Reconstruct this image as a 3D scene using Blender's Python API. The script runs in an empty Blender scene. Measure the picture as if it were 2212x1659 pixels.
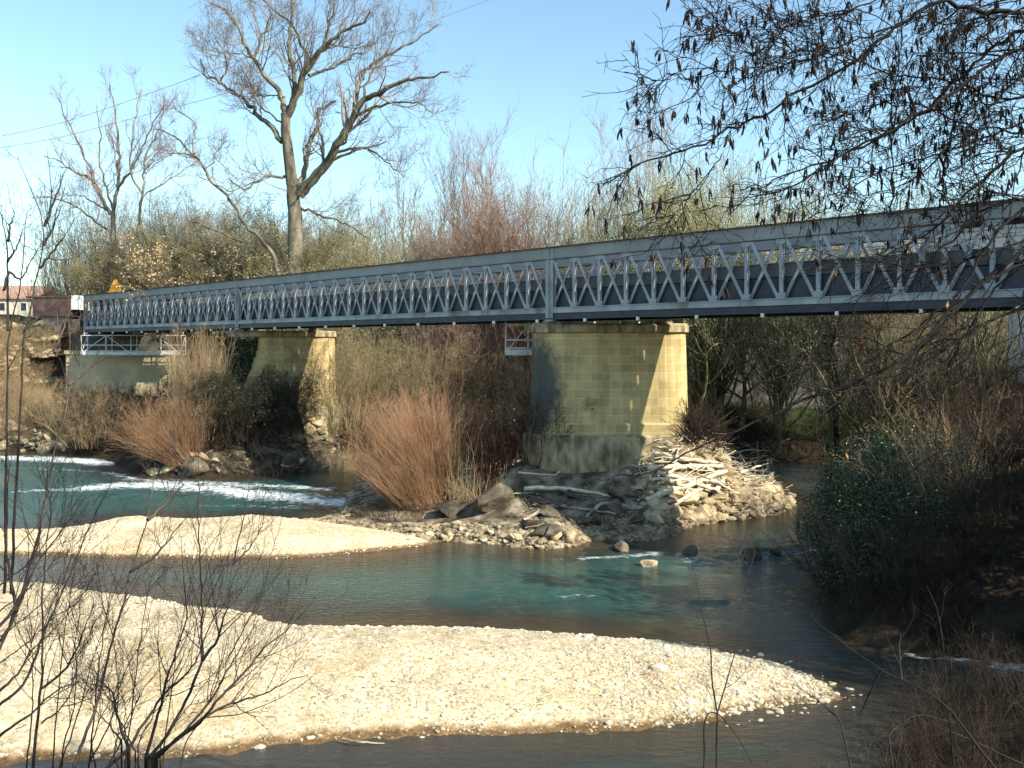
import bpy, math, random
import numpy as np
from mathutils import Vector, Matrix, Euler

rng = np.random.default_rng(7)
random.seed(7)
scn = bpy.context.scene
COL = scn.collection

# ------------------------------------------------------------------ survey helpers
F, CX, HZ, CZ = 1866.0, 1106.0, 748.0, 8.3        # focal length, centre, horizon, eye height

def P(u, v, Y):
    return np.array([(u - CX) / F * Y, Y, CZ - (v - HZ) / F * Y])

def G(u, v, z=0.0):
    Y = (CZ - z) * F / (v - HZ)
    return ((u - CX) / F * Y, Y)

def smooth(x, a, b):
    t = np.clip((x - a) / (b - a), 0, 1)
    return t * t * (3 - 2 * t)

# ------------------------------------------------------------------ value noise (numpy)
_perm = np.random.default_rng(3).random((256, 256))
def vnoise(x, y):
    xi = np.floor(x).astype(int); yi = np.floor(y).astype(int)
    fx = x - xi; fy = y - yi
    fx = fx * fx * (3 - 2 * fx); fy = fy * fy * (3 - 2 * fy)
    a = _perm[xi % 256, yi % 256]; b = _perm[(xi + 1) % 256, yi % 256]
    c = _perm[xi % 256, (yi + 1) % 256]; d = _perm[(xi + 1) % 256, (yi + 1) % 256]
    return (a * (1 - fx) + b * fx) * (1 - fy) + (c * (1 - fx) + d * fx) * fy - 0.5
def fbm(x, y, o=4):
    s = 0; a = 1.0
    for i in range(o):
        s = s + a * vnoise(x * 2 ** i + 17.3 * i, y * 2 ** i + 5.1 * i); a *= 0.5
    return s

# ------------------------------------------------------------------ mesh helpers
def np_mesh(name, verts, quads=None, tris=None, smooth_=True):
    me = bpy.data.meshes.new(name)
    verts = np.asarray(verts, dtype=np.float32).reshape(-1, 3)
    me.vertices.add(len(verts)); me.vertices.foreach_set('co', verts.ravel())
    idx = []; starts = []; n = 0
    if quads is not None and len(quads):
        q = np.asarray(quads, dtype=np.int32).reshape(-1, 4); idx.append(q.ravel())
        starts.append(np.arange(len(q)) * 4); n = len(q) * 4
    if tris is not None and len(tris):
        t = np.asarray(tris, dtype=np.int32).reshape(-1, 3); idx.append(t.ravel())
        starts.append(n + np.arange(len(t)) * 3)
    idx = np.concatenate(idx); starts = np.concatenate(starts)
    me.loops.add(len(idx)); me.loops.foreach_set('vertex_index', idx.astype(np.int32))
    me.polygons.add(len(starts)); me.polygons.foreach_set('loop_start', starts.astype(np.int32))
    me.polygons.foreach_set('use_smooth', np.full(len(starts), bool(smooth_)))
    me.update(calc_edges=True)
    return me

def link(name, me, mat=None, parent=None, loc=None):
    o = bpy.data.objects.new(name, me); COL.objects.link(o)
    if mat is not None and me is not None and len(me.materials) == 0:
        me.materials.append(mat)
    if parent is not None: o.parent = parent
    if loc is not None: o.location = loc
    return o

def empty(name, loc=(0, 0, 0), rz=0.0):
    o = bpy.data.objects.new(name, None); COL.objects.link(o)
    o.location = loc; o.rotation_euler = (0, 0, rz); o.empty_display_size = 0.3
    return o

def tag(o, label=None, cat=None, group=None, kind=None):
    if label: o['label'] = label
    if cat: o['category'] = cat
    if group: o['group'] = group
    if kind: o['kind'] = kind
    return o

class MB:
    """collects boxes, bars, prisms into one mesh"""
    def __init__(s): s.v = []; s.q = []; s.t = []; s.n = 0
    def add(s, v, q=None, t=None):
        v = np.asarray(v, float).reshape(-1, 3); s.v.append(v)
        if q is not None: s.q.append(np.asarray(q, int).reshape(-1, 4) + s.n)
        if t is not None: s.t.append(np.asarray(t, int).reshape(-1, 3) + s.n)
        s.n += len(v)
    BQ = [[0, 3, 2, 1], [4, 5, 6, 7], [0, 1, 5, 4], [1, 2, 6, 5], [2, 3, 7, 6], [3, 0, 4, 7]]
    def box(s, x0, x1, y0, y1, z0, z1):
        s.add([[x0, y0, z0], [x1, y0, z0], [x1, y1, z0], [x0, y1, z0], [x0, y0, z1], [x1, y0, z1], [x1, y1, z1], [x0, y1, z1]], s.BQ)
        return s
    def bar(s, a, b, w, h, up=(0, 0, 1)):
        a = np.array(a, float); b = np.array(b, float); d = b - a; d /= np.linalg.norm(d)
        u = np.cross(d, np.array(up, float))
        if np.linalg.norm(u) < 1e-4: u = np.cross(d, [1, 0, 0.])
        u /= np.linalg.norm(u); w2 = np.cross(u, d)
        pts = []
        for c in (a, b):
            for sx, sy in ((-1, -1), (1, -1), (1, 1), (-1, 1)):
                pts.append(c + u * sx * w / 2 + w2 * sy * h / 2)
        s.add(pts, s.BQ); return s
    def build(s, name, mat, parent=None, smooth_=False, bevel=0.0):
        me = np_mesh(name, np.concatenate(s.v), np.concatenate(s.q) if s.q else None, np.concatenate(s.t) if s.t else None, smooth_)
        o = link(name, me, mat, parent)
        if bevel:
            m = o.modifiers.new('Bevel', 'BEVEL'); m.width = bevel; m.segments = 2; m.limit_method = 'ANGLE'
        return o

def tubes(strands, sides=4, cap=False):
    """strands: list of (P[N,K,3], R[N,K]) -> verts, quads"""
    V = []; Q = []; n = 0
    for Pn, Rn in strands:
        if len(Pn) == 0: continue
        N, K, _ = Pn.shape
        T = np.empty_like(Pn); T[:, 1:-1] = Pn[:, 2:] - Pn[:, :-2]; T[:, 0] = Pn[:, 1] - Pn[:, 0]; T[:, -1] = Pn[:, -1] - Pn[:, -2]
        T /= np.linalg.norm(T, axis=2, keepdims=True) + 1e-9
        m = Pn[:, -1] - Pn[:, 0]; m /= np.linalg.norm(m, axis=1, keepdims=True) + 1e-9
        ref = np.where(np.abs(m[:, 2:3]) < 0.8, np.array([[0, 0, 1.]]), np.array([[1., 0, 0]]))[:, None, :]
        U = np.cross(T, np.broadcast_to(ref, T.shape)); U /= np.linalg.norm(U, axis=2, keepdims=True) + 1e-9
        W = np.cross(U, T)
        S = sides if Rn.max() < 0.12 else max(sides, 9)
        a = np.arange(S) * 2 * np.pi / S
        v = Pn[:, :, None, :] + Rn[:, :, None, None] * (np.cos(a)[None, None, :, None] * U[:, :, None, :] + np.sin(a)[None, None, :, None] * W[:, :, None, :])
        V.append(v.reshape(-1, 3))
        base = (np.arange(N)[:, None, None] * K + np.arange(K - 1)[None, :, None]) * S
        j = np.arange(S)[None, None, :]; j2 = (j + 1) % S
        q = np.stack([base + j, base + j2, base + S + j2, base + S + j], axis=-1).reshape(-1, 4) + n
        Q.append(q); n += N * K * S
        if cap:
            pass
    return np.concatenate(V), np.concatenate(Q)

def tube_obj(name, strands, mat, parent=None, sides=4):
    v, q = tubes(strands, sides)
    return link(name, np_mesh(name, v, q), mat, parent)

def unit(v): return v / (np.linalg.norm(v, axis=-1, keepdims=True) + 1e-9)

def trace(pts, K, r0, r1, jit=0.0, rg=rng, power=1.0):
    """polyline of 3-D points -> one strand [1,K,3]"""
    pts = np.asarray(pts, float)
    d = np.r_[0, np.cumsum(np.linalg.norm(np.diff(pts, axis=0), axis=1))]
    t = np.linspace(0, d[-1], K)
    # smooth interpolation (catmull-rom on a dense linear set)
    out = np.stack([np.interp(t, d, pts[:, i]) for i in range(3)], 1)
    sm = out.copy(); sm[1:-1] = 0.5 * out[1:-1] + 0.25 * (out[2:] + out[:-2])
    if jit: sm[1:-1] += rg.normal(0, jit, (K - 2, 3))
    s = np.linspace(0, 1, K) ** power
    return sm[None], (r0 + (r1 - r0) * s)[None]

def children(rg, PR, n_per, L, ang=(25, 60), up=0.1, wob=0.18, K=6, rf=0.55, rmin=0.004, t=(0.2, 1.0), taper=0.5, rtip=0.35, bias=None, rmax=9, flat=None):
    """spawn n_per children on every strand"""
    Pn, Rn = PR
    N, Kp, _ = Pn.shape
    ids = np.repeat(np.arange(N), n_per)
    M = len(ids)
    tt = rg.uniform(t[0], t[1], M)
    f = tt * (Kp - 1); i0 = np.minimum(f.astype(int), Kp - 2); fr = (f - i0)[:, None]
    p0 = Pn[ids, i0] * (1 - fr) + Pn[ids, i0 + 1] * fr
    r0 = Rn[ids, i0] * (1 - fr[:, 0]) + Rn[ids, i0 + 1] * fr[:, 0]
    tan = unit(Pn[ids, i0 + 1] - Pn[ids, i0])
    rnd = unit(rg.normal(0, 1, (M, 3)))
    if flat is not None:
        rnd = unit(rnd * np.array(flat))
    perp = unit(rnd - tan * np.sum(rnd * tan, 1, keepdims=True))
    a = np.radians(rg.uniform(ang[0], ang[1], M))[:, None]
    d = tan * np.cos(a) + perp * np.sin(a)
    ln = L * rg.uniform(0.55, 1.25, M) * (1 - taper * tt)
    out = np.empty((M, K, 3)); out[:, 0] = p0
    for k in range(1, K):
        dd = d.copy(); dd[:, 2] += up
        if bias is not None: dd += np.array(bias)
        d = unit(dd + rg.normal(0, wob, (M, 3)))
        out[:, k] = out[:, k - 1] + d * (ln / (K - 1))[:, None]
    rb = np.clip(r0 * rf, rmin, rmax)
    R = rb[:, None] * np.linspace(1, rtip, K)[None]
    R = np.maximum(R, rmin * 0.5)
    return out, R

def fan(rg, base, n, L, spread=0.5, up=0.12, wob=0.1, K=8, r=0.02, rad=0.4, lean=(0, 0), rtip=0.25, flat=1.0, lmin=0.5):
    """many stems rising from one stool"""
    th = rg.uniform(0, 2 * np.pi, n); rr = np.sqrt(rg.random(n)) * rad
    p0 = np.array(base)[None] + np.stack([np.cos(th) * rr, np.sin(th) * rr * flat, np.zeros(n)], 1)
    sp = rg.random(n) ** 0.7 * spread
    th2 = th + rg.normal(0, 0.5, n)
    d = unit(np.stack([np.cos(th2) * sp + lean[0], np.sin(th2) * sp * flat + lean[1], np.ones(n)], 1))
    ln = L * rg.uniform(lmin, 1.0, n)
    out = np.empty((n, K, 3)); out[:, 0] = p0
    for k in range(1, K):
        dd = d.copy(); dd[:, 2] += up
        d = unit(dd + rg.normal(0, wob, (n, 3)))
        out[:, k] = out[:, k - 1] + d * (ln / (K - 1))[:, None]
    R = (r * rg.uniform(0.6, 1.2, n))[:, None] * np.linspace(1, rtip, K)[None]
    return out, R

def flecks(rg, PR, n_per, size, spread=0.05, aspect=0.5, t=(0.2, 1.0)):
    """small leaf-like quads along strands -> verts, quads"""
    Pn, Rn = PR; N, K, _ = Pn.shape
    ids = rg.integers(0, N, int(N * n_per)) if n_per < 1 else np.repeat(np.arange(N), int(n_per))
    M = len(ids)
    f = rg.uniform(t[0], t[1], M) * (K - 1); i0 = np.minimum(f.astype(int), K - 2); fr = (f - i0)[:, None]
    c = Pn[ids, i0] * (1 - fr) + Pn[ids, i0 + 1] * fr + rg.normal(0, spread, (M, 3))
    a = unit(rg.normal(0, 1, (M, 3))); b = unit(np.cross(a, rg.normal(0, 1, (M, 3))))
    s = size * rg.uniform(0.5, 1.3, (M, 1))
    v = np.stack([c - a * s, c - b * s * aspect, c + a * s, c + b * s * aspect], 1).reshape(-1, 3)
    q = np.arange(M * 4).reshape(-1, 4)
    return v, q

def fleck_obj(name, parts, mat, parent):
    V = []; Q = []; n = 0
    for v, q in parts:
        V.append(v); Q.append(q + n); n += len(v)
    return link(name, np_mesh(name, np.concatenate(V), np.concatenate(Q), smooth_=False), mat, parent)

# ------------------------------------------------------------------ materials
def new_mat(name):
    m = bpy.data.materials.new(name); m.use_nodes = True
    nt = m.node_tree; b = nt.nodes['Principled BSDF']
    return m, nt, b

def nd(nt, typ, **kw):
    n = nt.nodes.new(typ)
    for k, v in kw.items():
        if k in n.inputs: n.inputs[k].default_value = v
        else: setattr(n, k, v)
    return n

def ramp(nt, stops, interp='LINEAR'):
    r = nt.nodes.new('ShaderNodeValToRGB'); cr = r.color_ramp; cr.interpolation = interp
    while len(cr.elements) > 1: cr.elements.remove(cr.elements[-1])
    cr.elements[0].position = stops[0][0]; cr.elements[0].color = (*stops[0][1], 1)
    for p, c in stops[1:]:
        e = cr.elements.new(p); e.color = (*c, 1)
    return r

def noisy(name, c1, c2, scale=3.0, rough=0.85, bump=0.0, bscale=20.0, c3=None, spec=0.3, metal=0.0, detail=5.0, stretch=None, lo=0.35, hi=0.65):
    m, nt, b = new_mat(name)
    tc = nd(nt, 'ShaderNodeTexCoord'); vec = tc.outputs['Object']
    if stretch:
        mp = nd(nt, 'ShaderNodeMapping'); mp.inputs['Scale'].default_value = stretch
        nt.links.new(vec, mp.inputs['Vector']); vec = mp.outputs['Vector']
    n = nd(nt, 'ShaderNodeTexNoise', Scale=scale, Detail=detail)
    nt.links.new(vec, n.inputs['Vector'])
    stops = [(lo, c1), (hi, c2)] if c3 is None else [(lo, c1), ((lo + hi) / 2, c2), (hi, c3)]
    r = ramp(nt, stops)
    nt.links.new(n.outputs['Fac'], r.inputs['Fac']); nt.links.new(r.outputs['Color'], b.inputs['Base Color'])
    b.inputs['Roughness'].default_value = rough; b.inputs['Specular IOR Level'].default_value = spec
    b.inputs['Metallic'].default_value = metal
    if bump:
        n2 = nd(nt, 'ShaderNodeTexNoise', Scale=bscale, Detail=6.0)
        nt.links.new(vec, n2.inputs['Vector'])
        bp = nd(nt, 'ShaderNodeBump', Strength=bump, Distance=0.05)
        nt.links.new(n2.outputs['Fac'], bp.inputs['Height']); nt.links.new(bp.outputs['Normal'], b.inputs['Normal'])
    return m

M = {}
M['bark'] = noisy('poplar_bark', (.055, .05, .037), (.205, .185, .14), 1.4, .9, .7, 6, spec=.1, stretch=(1, 1, .35))
M['bark_pale'] = noisy('pale_bark', (.13, .11, .085), (.30, .26, .21), 1.2, .9, .4, 8, spec=.1)
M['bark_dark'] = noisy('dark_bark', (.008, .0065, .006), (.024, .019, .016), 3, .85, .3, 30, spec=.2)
M['bark_moss'] = noisy('mossy_bark', (.06, .055, .03), (.17, .17, .07), 2, .95, .5, 10, spec=.1)
M['twig'] = noisy('grey_brown_twigs', (.13, .10, .08), (.27, .22, .17), .4, .85, spec=.15)
M['twig_pink'] = noisy('pinkish_twigs', (.20, .13, .11), (.34, .24, .20), .3, .85, spec=.15)
M['twig_olive'] = noisy('olive_twigs', (.14, .12, .07), (.29, .255, .16), .3, .85, spec=.15)
M['twig_red'] = noisy('red_willow_twigs', (.24, .115, .06), (.43, .26, .155), .8, .7, spec=.25)
M['twig_orange'] = noisy('orange_willow_twigs', (.17, .095, .05), (.33, .20, .115), .8, .7, spec=.25)
M['twig_crimson'] = noisy('crimson_twigs', (.13, .03, .022), (.22, .06, .04), .8, .7, spec=.25)
M['twig_tan'] = noisy('tan_twigs', (.22, .155, .09), (.40, .30, .18), .5, .8, spec=.2)
M['twig_dark'] = noisy('dark_twigs', (.020, .014, .010), (.060, .042, .029), 1.2, .8, spec=.2)  # darker twig tone; on brush under the bridge it stands in for shade
M['stem_fg'] = noisy('slender_stems', (.008, .006, .005), (.035, .027, .021), 5, .7, spec=.25)
M['stem_pale'] = noisy('pale_bare_stems', (.03, .023, .018), (.10, .078, .058), 4, .7, spec=.25)
M['bud_green'] = noisy('yellow_green_buds', (.30, .31, .12), (.54, .54, .28), .5, .8, spec=.1)
M['bud_olive'] = noisy('olive_buds', (.15, .135, .07), (.30, .265, .15), .4, .85, spec=.1)
M['bud_brown'] = noisy('brown_buds', (.12, .08, .05), (.24, .17, .11), .4, .85, spec=.1)
M['bud_red'] = noisy('plum_red_buds', (.20, .06, .06), (.32, .13, .12), .4, .85, spec=.1)
M['leaf_tan'] = noisy('dry_tan_leaves', (.42, .28, .14), (.62, .45, .26), .6, .8, spec=.1)
M['ivy'] = noisy('ivy_leaves', (.008, .022, .007), (.032, .06, .018), 1.5, .42, spec=.5)
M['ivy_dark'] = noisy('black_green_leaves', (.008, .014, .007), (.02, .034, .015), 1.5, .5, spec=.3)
M['green_leaf'] = noisy('fresh_green_leaves', (.04, .09, .02), (.11, .19, .05), 1.0, .6, spec=.3)
M['catkin'] = noisy('catkins', (.010, .007, .007), (.028, .018, .017), 8, .8, spec=.2)
M['grass'] = noisy('grass_blades', (.022, .05, .012), (.075, .12, .035), .8, .7, spec=.2)
M['litter'] = noisy('litter_and_shaded_grass', (.012, .009, .006), (.042, .030, .019), .8, .9, spec=.1)  # litter brown; on right-bank grass its darkness replaces missing shade
M['dry_grass'] = noisy('dry_grass_blades', (.16, .11, .06), (.34, .25, .14), .8, .8, spec=.2)

def rock_mat(name, a, b_, c):
    m, nt, b = new_mat(name)
    tc = nd(nt, 'ShaderNodeTexCoord'); geo = nd(nt, 'ShaderNodeNewGeometry')
    n = nd(nt, 'ShaderNodeTexNoise', Scale=1.6, Detail=8.0, Roughness=.65)
    nt.links.new(geo.outputs['Position'], n.inputs['Vector'])
    r = ramp(nt, [(.3, a), (.5, b_), (.68, c)])
    nt.links.new(n.outputs['Fac'], r.inputs['Fac'])
    oi = nd(nt, 'ShaderNodeObjectInfo')
    hs = nd(nt, 'ShaderNodeHueSaturation'); mr = nd(nt, 'ShaderNodeMapRange'); mr.inputs['To Min'].default_value = .7; mr.inputs['To Max'].default_value = 1.15
    nt.links.new(oi.outputs['Random'], mr.inputs['Value']); nt.links.new(mr.outputs['Result'], hs.inputs['Value'])
    nt.links.new(r.outputs['Color'], hs.inputs['Color']); nt.links.new(hs.outputs['Color'], b.inputs['Base Color'])
    n2 = nd(nt, 'ShaderNodeTexNoise', Scale=7.0, Detail=8.0, Roughness=.7); nt.links.new(geo.outputs['Position'], n2.inputs['Vector'])
    bp = nd(nt, 'ShaderNodeBump', Strength=.9, Distance=.08); nt.links.new(n2.outputs['Fac'], bp.inputs['Height']); nt.links.new(bp.outputs['Normal'], b.inputs['Normal'])
    b.inputs['Roughness'].default_value = .9; b.inputs['Specular IOR Level'].default_value = .2
    return m
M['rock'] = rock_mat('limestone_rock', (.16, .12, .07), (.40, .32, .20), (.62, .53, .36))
M['rock_dark'] = rock_mat('dark_and_shaded_rock', (.045, .037, .026), (.10, .085, .062), (.19, .165, .12))  # dark rock; on the blocks below the pier it paints in bridge shadow
M['driftwood'] = noisy('bleached_driftwood', (.46, .38, .27), (.78, .69, .53), 3, .8, .5, 30, spec=.15, stretch=(1, 1, 4))
M['driftwood_grey'] = noisy('grey_driftwood', (.16, .13, .10), (.42, .36, .28), 3, .85, .5, 30, spec=.15)
M['rust_post'] = noisy('rotten_timber', (.10, .04, .025), (.26, .11, .06), 6, .9, .6, 30, spec=.1)

# ------------------------------------------------------------------ world, sun, camera
SUN = np.array([.671, -.47, .574]); SUN /= np.linalg.norm(SUN)
elev = math.asin(SUN[2]); az = math.atan2(SUN[0], SUN[1])      # from +Y, clockwise
w = bpy.data.worlds.new('World'); scn.world = w; w.use_nodes = True
nt = w.node_tree; bg = nt.nodes['Background']
sky = nt.nodes.new('ShaderNodeTexSky'); sky.sky_type = 'NISHITA'; sky.sun_disc = False
sky.sun_elevation = elev; sky.sun_rotation = az; sky.air_density = 1.0; sky.dust_density = 0.6; sky.ozone_density = 1.0
tint = nd(nt, 'ShaderNodeMix'); tint.data_type = 'RGBA'; tint.blend_type = 'MULTIPLY'; tint.inputs[0].default_value = 1; tint.inputs[7].default_value = (1.0, 1.13, 1.06, 1)
nt.links.new(sky.outputs['Color'], tint.inputs[6]); nt.links.new(tint.outputs[2], bg.inputs['Color']); bg.inputs['Strength'].default_value = 0.125
sl = bpy.data.lights.new('sun', 'SUN'); sl.energy = 5.0; sl.angle = math.radians(.5); sl.color = (1, .91, .74)
so = bpy.data.objects.new('sun', sl); COL.objects.link(so)
so.rotation_euler = Vector(SUN).to_track_quat('Z', 'Y').to_euler()
so.location = (60, -40, 60)
cd = bpy.data.cameras.new('camera'); cam = bpy.data.objects.new('camera', cd); COL.objects.link(cam)
cam.location = (0, 0, CZ); cam.rotation_euler = (math.radians(90), 0, 0)
cd.sensor_width = 36; cd.lens = 36 * F / 2212; cd.shift_y = -(829.5 - HZ) / 2212
cd.clip_start = .1; cd.clip_end = 3000
scn.camera = cam
scn.view_settings.view_transform = 'Standard'; scn.view_settings.look = 'None'; scn.view_settings.gamma = 1
scn.view_settings.exposure = 1.0
scn.cycles.use_denoising = True
scn.cycles.max_bounces = 6; scn.cycles.diffuse_bounces = 3; scn.cycles.glossy_bounces = 3; scn.cycles.transparent_max_bounces = 8

# ------------------------------------------------------------------ shore lines
def catmull(pts, n=6, closed=True):
    pts = np.asarray(pts, float); out = []
    N = len(pts)
    for i in range(N if closed else N - 1):
        p0, p1, p2, p3 = pts[(i - 1) % N], pts[i], pts[(i + 1) % N], pts[(i + 2) % N]
        for t in np.linspace(0, 1, n, endpoint=False):
            out.append(0.5 * ((2 * p1) + (-p0 + p2) * t + (2 * p0 - 5 * p1 + 4 * p2 - p3) * t * t + (-p0 + 3 * p1 - 3 * p2 + p3) * t ** 3))
    return np.array(out)

def gp(l): return [G(u, v) for u, v in l]

FAR = gp([(-900, 955), (-300, 965), (0, 974), (110, 976), (190, 982), (250, 1000), (300, 1026), (430, 1032), (560, 1027), (690, 1014), (735, 1000),
          (800, 992), (1000, 985), (1200, 988), (1400, 994), (1600, 998), (1750, 996), (1860, 1000), (1895, 1010)])
FAR += gp([(1870, 1040), (1845, 1100), (1838, 1170), (1828, 1240), (1830, 1310), (1845, 1375), (1910, 1398), (2010, 1404), (2212, 1420), (2500, 1440)])
FAR += [(44, 24), (90, 22), (300, 60), (420, 420), (-420, 420), (-420, 120)]
FAR = np.array(FAR)
CAMB = np.array([(-420, -20), (-60, 8), (-30, 13.4), (-12, 14.7), (-4, 14.9), (2, 15.1), (5.0, 16.2)] + gp([(1905, 1650), (1925, 1590), (1950, 1548), (2030, 1512), (2140, 1490), (2300, 1474)]) + [(22, 20.2), (60, 15), (420, -20), (420, -420), (-420, -420)])
ISL = catmull(gp([(640, 1126), (690, 1119), (735, 1098), (755, 1060), (800, 1030), (950, 1016), (1120, 1008), (1300, 1008), (1480, 1018), (1590, 1026), (1668, 1046),
                  (1712, 1084), (1700, 1104), (1640, 1118), (1560, 1126), (1490, 1138), (1450, 1160), (1380, 1168), (1290, 1166), (1240, 1180), (1165, 1186), (1080, 1176), (1000, 1170), (900, 1170), (800, 1160), (700, 1150)]), 4)
BAR1 = catmull(gp([(-500, 1235), (-200, 1244), (0, 1258), (110, 1263), (200, 1279), (350, 1296), (420, 1311), (540, 1325), (575, 1340), (650, 1350), (780, 1355), (900, 1353), (1050, 1358), (1200, 1366), (1350, 1381), (1500, 1396), (1600, 1416), (1700, 1441), (1770, 1470), (1805, 1496), (1815, 1508),
                   (1750, 1520), (1600, 1541), (1500, 1561), (1350, 1576), (1150, 1588), (1000, 1592), (850, 1596), (700, 1601), (600, 1609), (450, 1632), (300, 1640), (100, 1644), (-200, 1642), (-700, 1620), (-900, 1500), (-900, 1300)]), 4)
BAR2 = catmull(gp([(-400, 1165), (-100, 1158), (0, 1153), (130, 1150), (200, 1138), (247, 1127), (330, 1124), (427, 1127), (500, 1124), (562, 1120), (656, 1127), (740, 1138), (830, 1150), (900, 1162), (930, 1176),
                   (870, 1184), (780, 1194), (700, 1201), (600, 1206), (400, 1206), (250, 1203), (0, 1197), (-200, 1192), (-450, 1185)]), 4)

def sdist(x, y, poly):
    """positive inside"""
    sh = x.shape; x = x.ravel(); y = y.ravel()
    dmin = np.full(x.shape, 1e9); inside = np.zeros(x.shape, bool)
    n = len(poly)
    for i in range(n):
        ax, ay = poly[i]; bx, by = poly[(i + 1) % n]
        ex, ey = bx - ax, by - ay; l2 = ex * ex + ey * ey + 1e-12
        t = np.clip(((x - ax) * ex + (y - ay) * ey) / l2, 0, 1)
        d = np.hypot(x - ax - t * ex, y - ay - t * ey); dmin = np.minimum(dmin, d)
        c = ((ay > y) != (by > y)) & (x < (bx - ax) * (y - ay) / (by - ay + 1e-12) + ax)
        inside ^= c
    return np.where(inside, dmin, -dmin).reshape(sh)

def ground_h(x, y):
    x = np.asarray(x, float); y = np.asarray(y, float)
    nz = fbm(x * .12, y * .12, 5); nf = fbm(x * .9, y * .9, 3)
    d = sdist(x, y, FAR) + nz * .9
    dr = sdist(x, y, CAMB) + nz * .6
    wl = smooth(-x, 28, 38); near = smooth(54 - y + 0 * x, 0, 8) * smooth(x, 2, 6); rt = smooth(x, 2, 14) * (1 - near)
    A = 9.8 + wl * 2.0 - rt * .6; L = 13 - wl * 3.5 + rt * 10
    A = A * (1 - near) + near * 4.7; L = L * (1 - near) + near * 4.2
    A = A + near * smooth(x, 24, 40) * 6
    # low rocky mound in front of the second pier
    m = smooth(x, -25, -21) * smooth(-x, 9, 12) * smooth(-y, -62, -60)
    hf = A * (1 - np.exp(-np.maximum(d, 0) / L)) * (1 + .12 * nz) + .22 * nf * smooth(d, 0, 3)
    hf = np.where(d < 0, np.maximum(d * .35, -1.2), hf)
    hm = 3.7 * np.exp(-(((x + 16.6) / 5.8) ** 2 + ((y - 63.5) / 5.5) ** 2) ** 1.5)
    hf = np.where(d > 0, np.maximum(hf, hm * smooth(d, 0, 3)), hf)
    pit = smooth(x, -47.6, -46.2) * smooth(-x, 29.5, 32) * smooth(-y, -84.2, -83.4)
    hf = hf * (1 - pit) + np.minimum(hf, 1.2 + np.maximum(y - 66, 0) * .16) * pit
    slope = .45 - .06 * smooth(x, 5, 9)
    hc = np.minimum(np.maximum(dr, 0) * slope, 6.6 + .25 * nz) + .15 * nf * smooth(dr, 0, 2)
    hc = np.where(dr < 0, np.maximum(dr * .4, -1.2), hc)
    return np.maximum(np.maximum(hf, hc), -1.2)

def isl_h(x, y):
    d = sdist(x, y, ISL); n = fbm(x * .5, y * .5, 4); n2 = fbm(x * 2.2, y * 2.2, 3)
    base = .75 * (1 - np.exp(-np.maximum(d, 0) / 1.1))
    pier = 1.7 * np.exp(-(np.maximum(np.abs(x - 4.85) - 4.0, 0) ** 2 + np.maximum(np.abs(y - 43.3) - 1.2, 0) ** 2) / 4.5)
    px = np.where(x > 8.6, (x - 8.6) / 2.9, (x - 8.6) / 1.7); py = (y - 43.0) / 1.9
    pile = 2.3 * np.exp(-(px ** 2 + py ** 2))
    low = 1 - .45 * smooth(-x, -1.5, 4) * smooth(-y, -44, -41)
    h = base * low + (pier + pile) * smooth(d, 0, 1.6) + n * .35 * smooth(d, 0, 1.2) + n2 * .12 * smooth(d, -.2, .6)
    h = h * (1 - .5 * smooth(-x, 3.9, 10))
    return np.where(d < 0, np.maximum(d * .5, -.8), h) - .01

def bar1_h(x, y):
    d = sdist(x, y, BAR1) + .22 * fbm(x * 1.1, y * 1.1, 5) + .16 * fbm(x * 4, y * 4, 3)
    h = .85 * (1 - np.exp(-np.maximum(d, 0) / 2.6)) + .10 * fbm(x * .35, y * .35, 3) * smooth(d, 0, 2) + .03 * fbm(x * 3, y * 3, 3) * smooth(d, 0, .4)
    h = h * (1 - .0 * x)
    return np.where(d < 0, np.maximum(d * .35, -.8), h)
def bar2_h(x, y):
    d = sdist(x, y, BAR2) + .22 * fbm(x * .9, y * .9, 5)
    h = .75 * (1 - np.exp(-np.maximum(d, 0) / 1.6)) + .08 * fbm(x * .35, y * .35, 3) * smooth(d, 0, 2) + .03 * fbm(x * 3, y * 3, 3) * smooth(d, 0, .4)
    return np.where(d < 0, np.maximum(d * .35, -.8), h)

def axis(segs):
    a = [np.arange(s, e, st) for s, e, st in segs]
    return np.concatenate(a + [[segs[-1][1]]])

def grid_mesh(name, xs, ys, hfun, mask=None):
    X, Y = np.meshgrid(xs, ys); Z = hfun(X, Y)
    nx, ny = len(xs), len(ys)
    idx = np.arange(nx * ny).reshape(ny, nx)
    q = np.stack([idx[:-1, :-1], idx[:-1, 1:], idx[1:, 1:], idx[1:, :-1]], -1).reshape(-1, 4)
    if mask is not None:
        mk = mask(X, Y); mq = (mk[:-1, :-1] | mk[:-1, 1:] | mk[1:, 1:] | mk[1:, :-1]).reshape(-1); q = q[mq]
    v = np.stack([X, Y, Z], -1).reshape(-1, 3)
    used = np.zeros(len(v), bool); used[q.ravel()] = True
    rm = np.cumsum(used) - 1
    return np_mesh(name, v[used], rm[q]), v[used]

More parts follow.
